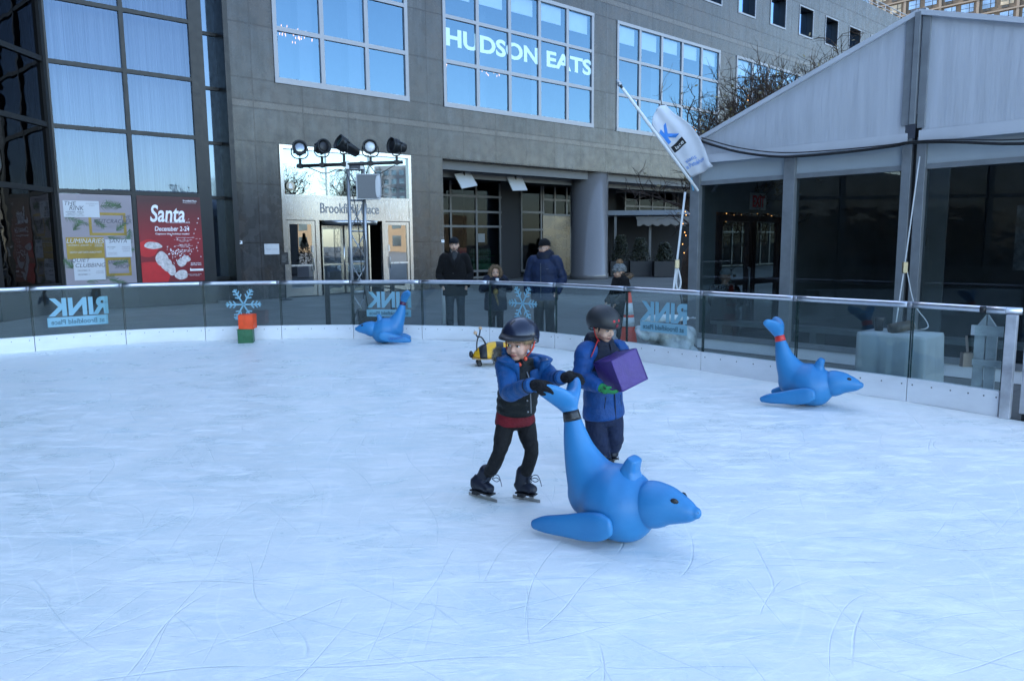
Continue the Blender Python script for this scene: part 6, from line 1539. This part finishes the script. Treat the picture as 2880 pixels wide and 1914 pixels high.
    for s in 'rl':
        mb = MB(); puff(mb, [J['sh'+s].lerp(c,.3)+Vector((0,0,.03)), J['sh'+s], J['sh'+s].lerp(J['el'+s],.55), J['el'+s], J['el'+s].lerp(J['wr'+s],.5), J['wr'+s].lerp(J['el'+s],.06)], [.082,.078,.074,.070,.062,.046], None, (0,.2,1), .07, .062, 40, 22, True, 1.0, .02, 2)
        mb.build('sleeve', BLUEC, ct, voxel=.0065, smooth_it=2)
    def fr(lat, f_, r=.133): q = hem.lerp(c, f_); return q-sv*lat+fd*r
    mb = MB(); mb.tube([fr(-.0,-.01,.137), fr(-.0,.3,.136), fr(-.0,.7,.135), fr(0,1.1,.134), nk+fd*.10+Vector((0,0,.02))], .004, 6, 5); mb.build('zip', NAVYG, ct)
    mb = MB(); mb.tube([fr(.09,.15,.108), fr(.075,.45,.116)], .004, 6, 3); mb.tube([fr(-.09,.15,.108), fr(-.075,.45,.116)], .004, 6, 3); mb.build('pocket_welt', NAVYG, ct)
    legs(t, J, NAVYT, (.088,.078,.072), 'trousers', .007, .04, -.005, (.135,.11), sv)
    skate(t, J['anr'], hr-base, tr2-base, 1.0, True, True); skate(t, J['anl'], hl_-base, tl2-base, 1.0, True, True)
    for s in 'rl':
        d, n, cu_, th = hands[s]; mb = MB(); w_ = J['wr'+s]; e = (J['el'+s]-w_).normalized()
        add_hand(mb, w_, d, n, .135, cu_, 1.35, th, .05); mb.loft([w_+e*.03, w_+d.normalized()*.03], [.036,.034], None, (0,.2,1), 14, 3)
        mb.build('glove', GLOVEG, t, voxel=.0045, smooth_it=1)
boy_cube()

# ---- onlookers behind the glass
def template(H, fa, elr=(.20,.02,.62), wrr=(.16,.09,.50), ell=(-.20,.02,.62), wrl=(-.16,.09,.50), shw=.115, hunch=0.0):
    y = face_dir(fa); z = Vector((0,0,1)); x = y.cross(z)
    W = lambda p: (x*p[0]+y*p[1]+z*p[2])*H
    J = dict(pelvis=W((0,0,.53)), chest=W((0,.0,.72)), neck=W((0,.0+hunch,.835)), shr=W((shw,0,.80)), shl=W((-shw,0,.80)), elr=W(elr), wrr=W(wrr), ell=W(ell), wrl=W(wrl),
             hipr=W((.052,0,.51)), hipl=W((-.052,0,.51)), knr=W((.058,.012,.28)), knl=W((-.058,.012,.28)), anr=W((.060,-.01,.05)), anl=W((-.060,-.01,.05)), toer=W((.072,.10,.015)), toel=W((-.072,.10,.015)))
    return J, x, y
def shoes(t, J, m, k):
    for s in 'rl':
        mb = MB(); a, b = J['an'+s], J['toe'+s]; a2 = Vector((a.x, a.y, .03)); mb.loft([a2-(b-a).normalized()*.05*k, a2, a2.lerp(b,.6), Vector((b.x,b.y,.03))], [.035*k,.042*k,.048*k,.035*k], [.04*k,.06*k,.045*k,.028*k], (b-a).cross(Vector((0,0,1))), 14, 4); mb.build('shoe', m, t)
def coat(t, J, x, y, m, H, hem, rx, ry, sl, amp=0.0, per=.1, vox=.011, name='coat', chest=None, flat=.0):
    mb = MB(); c, nk = J['chest'], J['neck']; hp = Vector((J['pelvis'].x, J['pelvis'].y, hem)); ch = chest or rx
    puff(mb, [hp, hp.lerp(c,.4), hp.lerp(c,.75), c, c.lerp(nk,.6), nk+Vector((0,0,.0))], [rx, rx*.98, ch*.97, ch, ch*.80, ch*.42], [ry, ry, ry, ry, ry*.86, ry*.6], tuple(x), amp, per, 40, 28, True, 1.0, .008)
    for s in 'rl':
        puff(mb, [J['sh'+s].lerp(c,.3)+Vector((0,0,.02)), J['sh'+s], J['sh'+s].lerp(J['el'+s],.55), J['el'+s], J['el'+s].lerp(J['wr'+s],.5), J['wr'+s]], [sl*1.1, sl*1.08, sl, sl*.94, sl*.86, sl*.76], None, (0,.2,1), amp, per, 34, 18, True, 1.0, .02)
    return mb.build(name, m, t, voxel=vox, smooth_it=2)
def beanie(t, T, H, m, name='beanie', lo=.66, rx=.41, ry=.48, tall=.43):
    mb = MB(); mb.ell((0,0,0), 1, None, 26)
    for i, p in enumerate(mb.v):
        z = max(p.z, -.12-.25*max(0,-p.y)); mb.v[i] = T @ Vector((p.x*rx*H, (p.y*ry-.05)*H, (lo-.5+.06+z*tall)*H))
    return mb.build(name, m, t)

# man in the black coat
base = Vector((-1.10, 14.55, -.02)); t = thing('person', 'bearded man in a long black coat and dark knit cap behind the rink glass', 'person', tuple(base))
Hm = 1.84; J, x, y = template(Hm, R(4), (.165,-.01,.62), (.125,.085,.50), (-.165,-.01,.62), (-.125,.085,.50), .112)
hd = .236; T = head_T(Vector((0,0,Hm-.135))+y*.02, R(3), R(2)); build_body(t, J, hd, T, 1.35, SK2, .0075, False, .18, None, tuple(x)); face_parts(t, T, hd, LIP2, DARKH)
ck = coat(t, J, x, y, WOOLK, Hm, .74, .245, .155, .078, 0, 1, .011, 'coat', .235)
mb = MB(); n_ = J['neck']
for s in (-1, 1): mb.loft([n_+x*s*.075-y*.04+Vector((0,0,.03)), n_+x*s*.08+y*.07+Vector((0,0,-.03)), J['chest']+x*s*.045+y*.155+Vector((0,0,.07)), J['chest']+x*s*.01+y*.160+Vector((0,0,-.08))], [.02,.035,.045,.012], [.014]*4, tuple(x), 10, 4)
mb.build('lapel', WOOLK, ck)
mb = MB(); mb.loft([J['chest']+y*.145+Vector((0,0,-.02)), J['chest']+y*.12+Vector((0,0,.12)), n_+y*.07+Vector((0,0,.02))], [.012,.045,.065], [.012,.02,.03], tuple(x), 12, 4); mb.build('inner_shirt', M('charcoal_shirt', (.02,.022,.025), .8), t)
for k in range(2):
    mb = MB(); mb.ell(J['chest']+y*.158+x*.03+Vector((0,0,-.16-.17*k)), (.014,.006,.014), None, 8); mb.build('button', BLACK, ck)
beanie(t, T, hd, cloth('dark_navy_knit', (.008,.011,.016), .8, 90, .95))
mb = MB(); rd = random.Random(4)
for (q, r) in (((0,.215,.09),(.16,.14,.10)), ((.19,.13,.17),(.09,.14,.13)), ((-.19,.13,.17),(.09,.14,.13)), ((0,.36,.255),(.10,.035,.02))): mb.ell((q[0]*hd, q[1]*hd, (q[2]-.5)*hd), tuple(k*hd*1.04 for k in r), None, 12, 0, T)
mb.build('beard', M('greying_beard', (.12,.10,.085), .85, 0, .4, 60), t)
mb = MB()
for k in range(40):
    a = rd.uniform(-1.2,1.2); p0 = Vector((math.sin(a)*.36*hd, (math.cos(a)*.39-.02)*hd, .17*hd)); mb.loft([p0, p0+Vector((math.sin(a)*.03*hd, math.cos(a)*.03*hd, -rd.uniform(.05,.13)*hd))], [.03*hd,.008*hd], [.012*hd,.005*hd], (math.cos(a),-math.sin(a),0), 5, 2, False, 0, 1.0, T)
mb.build('hair', DARKH, t)
legs(t, J, JEANS, (.105,.078,.066), 'trousers', .010, .03, .0, (.16,.125), tuple(x)); shoes(t, J, BLACK, 1.2)

# girl in the fur-trimmed hood
base = Vector((-.30, 13.95, -.02)); t = thing('person', 'girl in a dark hooded parka with brown fur trim raising both hands to her mouth', 'person', tuple(base))
Hg = 1.34; J, x, y = template(Hg, R(8), (.19,.03,.66), (.045,.19,.735), (-.19,.03,.66), (-.045,.19,.735), .112)
hd = .205; T = head_T(Vector((0,0,Hg-.145))+y*.02, R(2), R(3)); hands = {'r': (Vector((-.5,-.2,.8)), -y, .6, 1), 'l': (Vector((.5,-.2,.8)), -y, .6, -1)}
build_body(t, J, hd, T, 1.0, SK2, .006, True, .13, hands, tuple(x)); face_parts(t, T, hd, LIP, DARKH)
ck = coat(t, J, x, y, NAVYG, Hg, .50, .215, .15, .074, .02, .12, .010, 'parka', .195)
mb = MB(); mb.ell((0,-.10*hd,.03*hd), (.60*hd,.62*hd,.66*hd), None, 24, 0, T)
for i, p in enumerate(mb.v):
    q = T.inverted() @ p
    if q.y > .16*hd: q.y = .16*hd
    mb.v[i] = T @ q
hdm = mb.build('hood', NAVYP, ck)
mb = MB(); rg = [T @ Vector((math.cos(a)*.50*hd, .17*hd+.05*hd*math.sin(a), math.sin(a)*.58*hd+.0*hd)) for a in [2*math.pi*k/28 for k in range(29)]]
mb.tube(rg, .030, 10); rd = random.Random(9)
for k in range(700):
    p = rg[rd.randrange(28)]; mb.spikes(p, (.034,.034,.034), 1, .028, .005, rd.randrange(10**6))
mb.build('fur_trim', FURB, hdm)
mb = MB()
for s in (-1,1): mb.loft([T @ Vector((s*.30*hd,.1*hd,.22*hd)), T @ Vector((s*.36*hd,.2*hd,-.1*hd)), T @ Vector((s*.30*hd,.25*hd,-.6*hd)), T @ Vector((s*.26*hd,.35*hd,-.95*hd))], [.05*hd,.07*hd,.08*hd,.04*hd], [.05*hd]*4, (1,0,0), 8, 3)
mb.build('hair', DARKH, t)
for s, sg in (('r',1),('l',-1)):
    mb = MB(); d, n, cu_, th = hands[s]; add_hand(mb, J['wr'+s], d, n, .145, cu_, 1.3, th); mb.build('glove', GLOVEK, t, voxel=.006, smooth_it=1)
legs(t, J, BLACKT, (.085,.068,.058), 'trousers', .009, .03, .0, (.13,.11), tuple(x)); shoes(t, J, BLACK, 1.0)
cupg = MB(); cupg.lathe([(.022,0),(.032,.06),(.033,.075),(.02,.08)], (0,0,0), 14)
tag(cupg.build('paper_cup', WHITEP, None, loc=base+(J['wrr']+J['wrl'])*.5+y*.035+Vector((0,0,.035))), 'small white cup held at the mouth of the girl in the fur hood', 'cup')
mb = MB(); mb.ell((0,0,0), (.05,.035,.06), None, 10); mb.loft([(0,0,-.05),(.02,-.005,-.14),(.05,-.005,-.24)], [.02,.022,.012], [.012]*3, (1,0,0), 8, 3)
tag(mb.build('hanging_bag', M('gold_patterned_bag', (.22,.15,.05), .5, .2, .9, 18), None, loc=base+J['chest']+y*.185+Vector((-.02,0,-.12))), 'small dark and gold pouch hanging on the chest of the hooded girl', 'bag')

# man in the blue parka
base = Vector((.585, 13.25, -.02)); t = thing('person', 'bespectacled man in a navy blue parka and black knit cap looking left behind the glass', 'person', tuple(base))
Hd = 1.78; J, x, y = template(Hd, R(-18), (.180,-.02,.62), (.145,.09,.49), (-.180,-.02,.62), (-.145,.09,.49), .118)
hd = .232; T = head_T(Vector((0,0,Hd-.135))+y*.02, R(-58), R(4)); build_body(t, J, hd, T, 1.35, SK3, .0075, False, .18, None, tuple(x)); face_parts(t, T, hd, LIP2, DARKH)
ck = coat(t, J, x, y, NAVYP, Hd, .74, .25, .17, .092, .012, .2, .011, 'parka', .25)
mb = MB(); n_ = J['neck']; puff(mb, [n_+Vector((0,0,-.05)), n_-y*.01+Vector((0,0,.02)), n_-y*.03+Vector((0,0,.045))], [.135,.145,.125], [.13,.135,.115], tuple(x), 0, 1, 12, 26)
puff(mb, [n_-y*.10+Vector((0,0,-.06)), n_-y*.15+Vector((0,0,.06)), n_-y*.13+Vector((0,0,.11))], [.12,.14,.09], [.06,.06,.05], tuple(x), 0, 1, 12, 22); mb.build('hood', NAVYG, ck, voxel=.011, smooth_it=2)
mb = MB(); mb.tube([J['chest']+y*.178+x*.02+Vector((0,0,z)) for z in (-.5,-.25,-.05,.10)], .005, 6, 3); mb.build('zip', M('zip_grey', (.10,.12,.15), .4, .5), ck)
text('chest_logo', '~', .06, M('logo_grey_thread', (.10,.11,.15), .6), ck, frame(J['chest']-x*.10+y*.178+Vector((0,0,.0)), -x, (0,0,1)), .003, .003)
beanie(t, T, hd, WOOLK, 'beanie', .66, .42, .49, .50)
mb = MB()
for s in (-1, 1):
    mb.tube([T @ Vector((s*.145*hd+.075*hd*math.cos(a), .425*hd, -.02*hd+.055*hd*math.sin(a))) for a in [2*math.pi*k/14 for k in range(15)]], .0022, 6); mb.tube([T @ Vector((s*.22*hd,.42*hd,-.01*hd)), T @ Vector((s*.36*hd,.1*hd,-.01*hd))], .0022, 6)
mb.tube([T @ Vector((-.07*hd,.43*hd,-.01*hd)), T @ Vector((.07*hd,.43*hd,-.01*hd))], .0022, 6); mb.build('glasses', M('silver_frames', (.35,.36,.38), .3, .8), t)
mb = MB(); mb.ell((0,.365*hd,-.235*hd), (.10*hd,.04*hd,.022*hd), None, 10, 0, T); mb.ell((0,.22*hd,-.41*hd), (.14*hd,.13*hd,.085*hd), None, 10, 0, T); mb.build('beard', M('short_dark_beard', (.05,.04,.035), .85, 0, .4, 60), t)
legs(t, J, BLACKT, (.115,.090,.080), 'trousers', .010, .03, .0, (.18,.14), tuple(x)); shoes(t, J, BLACK, 1.2)
mb = MB(); mb.tube([J['hipl']-x*.112+Vector((0,0,-.05)), J['knl']-x*.092, J['anl']-x*.083+Vector((0,0,.05))], .008, 6, 4); mb.build('side_stripe', WHITEP, t)

# child in the pompom hat
base = Vector((1.86, 12.75, -.02)); t = thing('person', 'child in a grey bobble hat and black fur-hooded coat looking left beside the traffic cone', 'person', tuple(base))
Hk = 1.36; J, x, y = template(Hk, R(-75), (.19,.02,.62), (.15,.12,.52), (-.19,.02,.62), (-.15,.12,.52), .115)
hd = .21; T = head_T(Vector((0,0,Hk-.13))+y*.03, R(-82), R(6)); build_body(t, J, hd, T, 1.0, SK2, .006, True, .13, None, tuple(x)); face_parts(t, T, hd, LIP, DARKH)
ck = coat(t, J, x, y, WOOLK, Hk, .48, .19, .165, .078, .015, .12, .010, 'coat', .19)
hb = beanie(t, T, hd, WOOLG, 'bobble_hat', .58, .47, .54, .56)
mb = MB()
for k in range(9):
    a0 = 2*math.pi*k/9; mb.tube([T @ Vector((math.cos(a0+.25*math.sin(j*1.5))*.475*hd*math.sin(1.75-j*.16), (math.sin(a0+.25*math.sin(j*1.5))*.545*math.sin(1.75-j*.16)-.05)*hd, (.14+.565*math.cos(1.75-j*.16))*hd)) for j in range(10)], .011, 6, 2)
mb.build('cable_knit', WOOLG, hb)
mb = MB(); pc = T @ Vector((0,-.12*hd,.78*hd)); mb.ell(pc, (.045,.045,.042), None, 12); mb.spikes(pc, (.045,.045,.042), 420, .022, .003, 3); mb.build('pompom', M('tan_pompom', (.30,.19,.11), .9, 0, .4, 30), hb)
mb = MB(); n_ = J['neck']; rg = [n_-y*.06+x*(math.cos(a)*.13)+y*(math.sin(a)*.08-.03)+Vector((0,0,.01-.03*math.sin(a))) for a in [2*math.pi*k/20 for k in range(21)]]; mb.tube(rg, .032, 10); rd = random.Random(2)
for k in range(420): mb.spikes(rg[rd.randrange(20)], (.034,.034,.034), 1, .03, .005, rd.randrange(10**6))
mb.build('fur_collar', FURB, ck)
mb = MB(); mb.loft([T @ Vector((0,-.1*hd,-.1*hd)), T @ Vector((0,-.3*hd,-.45*hd)), T @ Vector((0,-.34*hd,-.9*hd))], [.33*hd,.3*hd,.2*hd], [.3*hd,.14*hd,.08*hd], tuple(x), 12, 3); mb.build('hair', DARKH, t)
legs(t, J, BLACKT, (.082,.066,.058), 'trousers', .009, .03, .0, (.12,.11), tuple(x)); shoes(t, J, BLACK, 1.0)

# figure sitting inside the tent with its back to the glass
base = Vector((3.50, 12.35, .09)); t = thing('person', 'person in a black coat and pale cap sitting inside the tent behind the first pane', 'person', tuple(base))
y = face_dir(R(150)); x = y.cross(Vector((0,0,1))); W = lambda a, b, c: x*a+y*b+Vector((0,0,c))
J = dict(pelvis=W(0,0,.42), chest=W(0,.05,.72), neck=W(0,.08,.90), shr=W(.17,.05,.84), shl=W(-.17,.05,.84), elr=W(.23,.12,.62), wrr=W(.14,.32,.55), ell=W(-.23,.12,.62), wrl=W(-.14,.32,.55), hipr=W(.09,.02,.40), hipl=W(-.09,.02,.40), knr=W(.11,.42,.42), knl=W(-.11,.42,.42), anr=W(.11,.42,.07), anl=W(-.11,.42,.07), toer=W(.12,.6,.02), toel=W(-.12,.6,.02))
hd = .225; T = head_T(W(0,.11,1.04), R(140), R(8)); build_body(t, J, hd, T, 1.2, SK2, .009, False, .17, None, tuple(x)); coat(t, J, x, y, WOOLK, 1.6, .34, .21, .16, .075, 0, 1, .012, 'coat', .20); beanie(t, T, hd, M('pale_cap', (.30,.32,.33), .9, 0, .1, 20)); legs(t, J, BLACKT, (.10,.08,.065), 'trousers', .012, .02, .0, (.17,.14), tuple(x)); shoes(t, J, BLACK, 1.1)
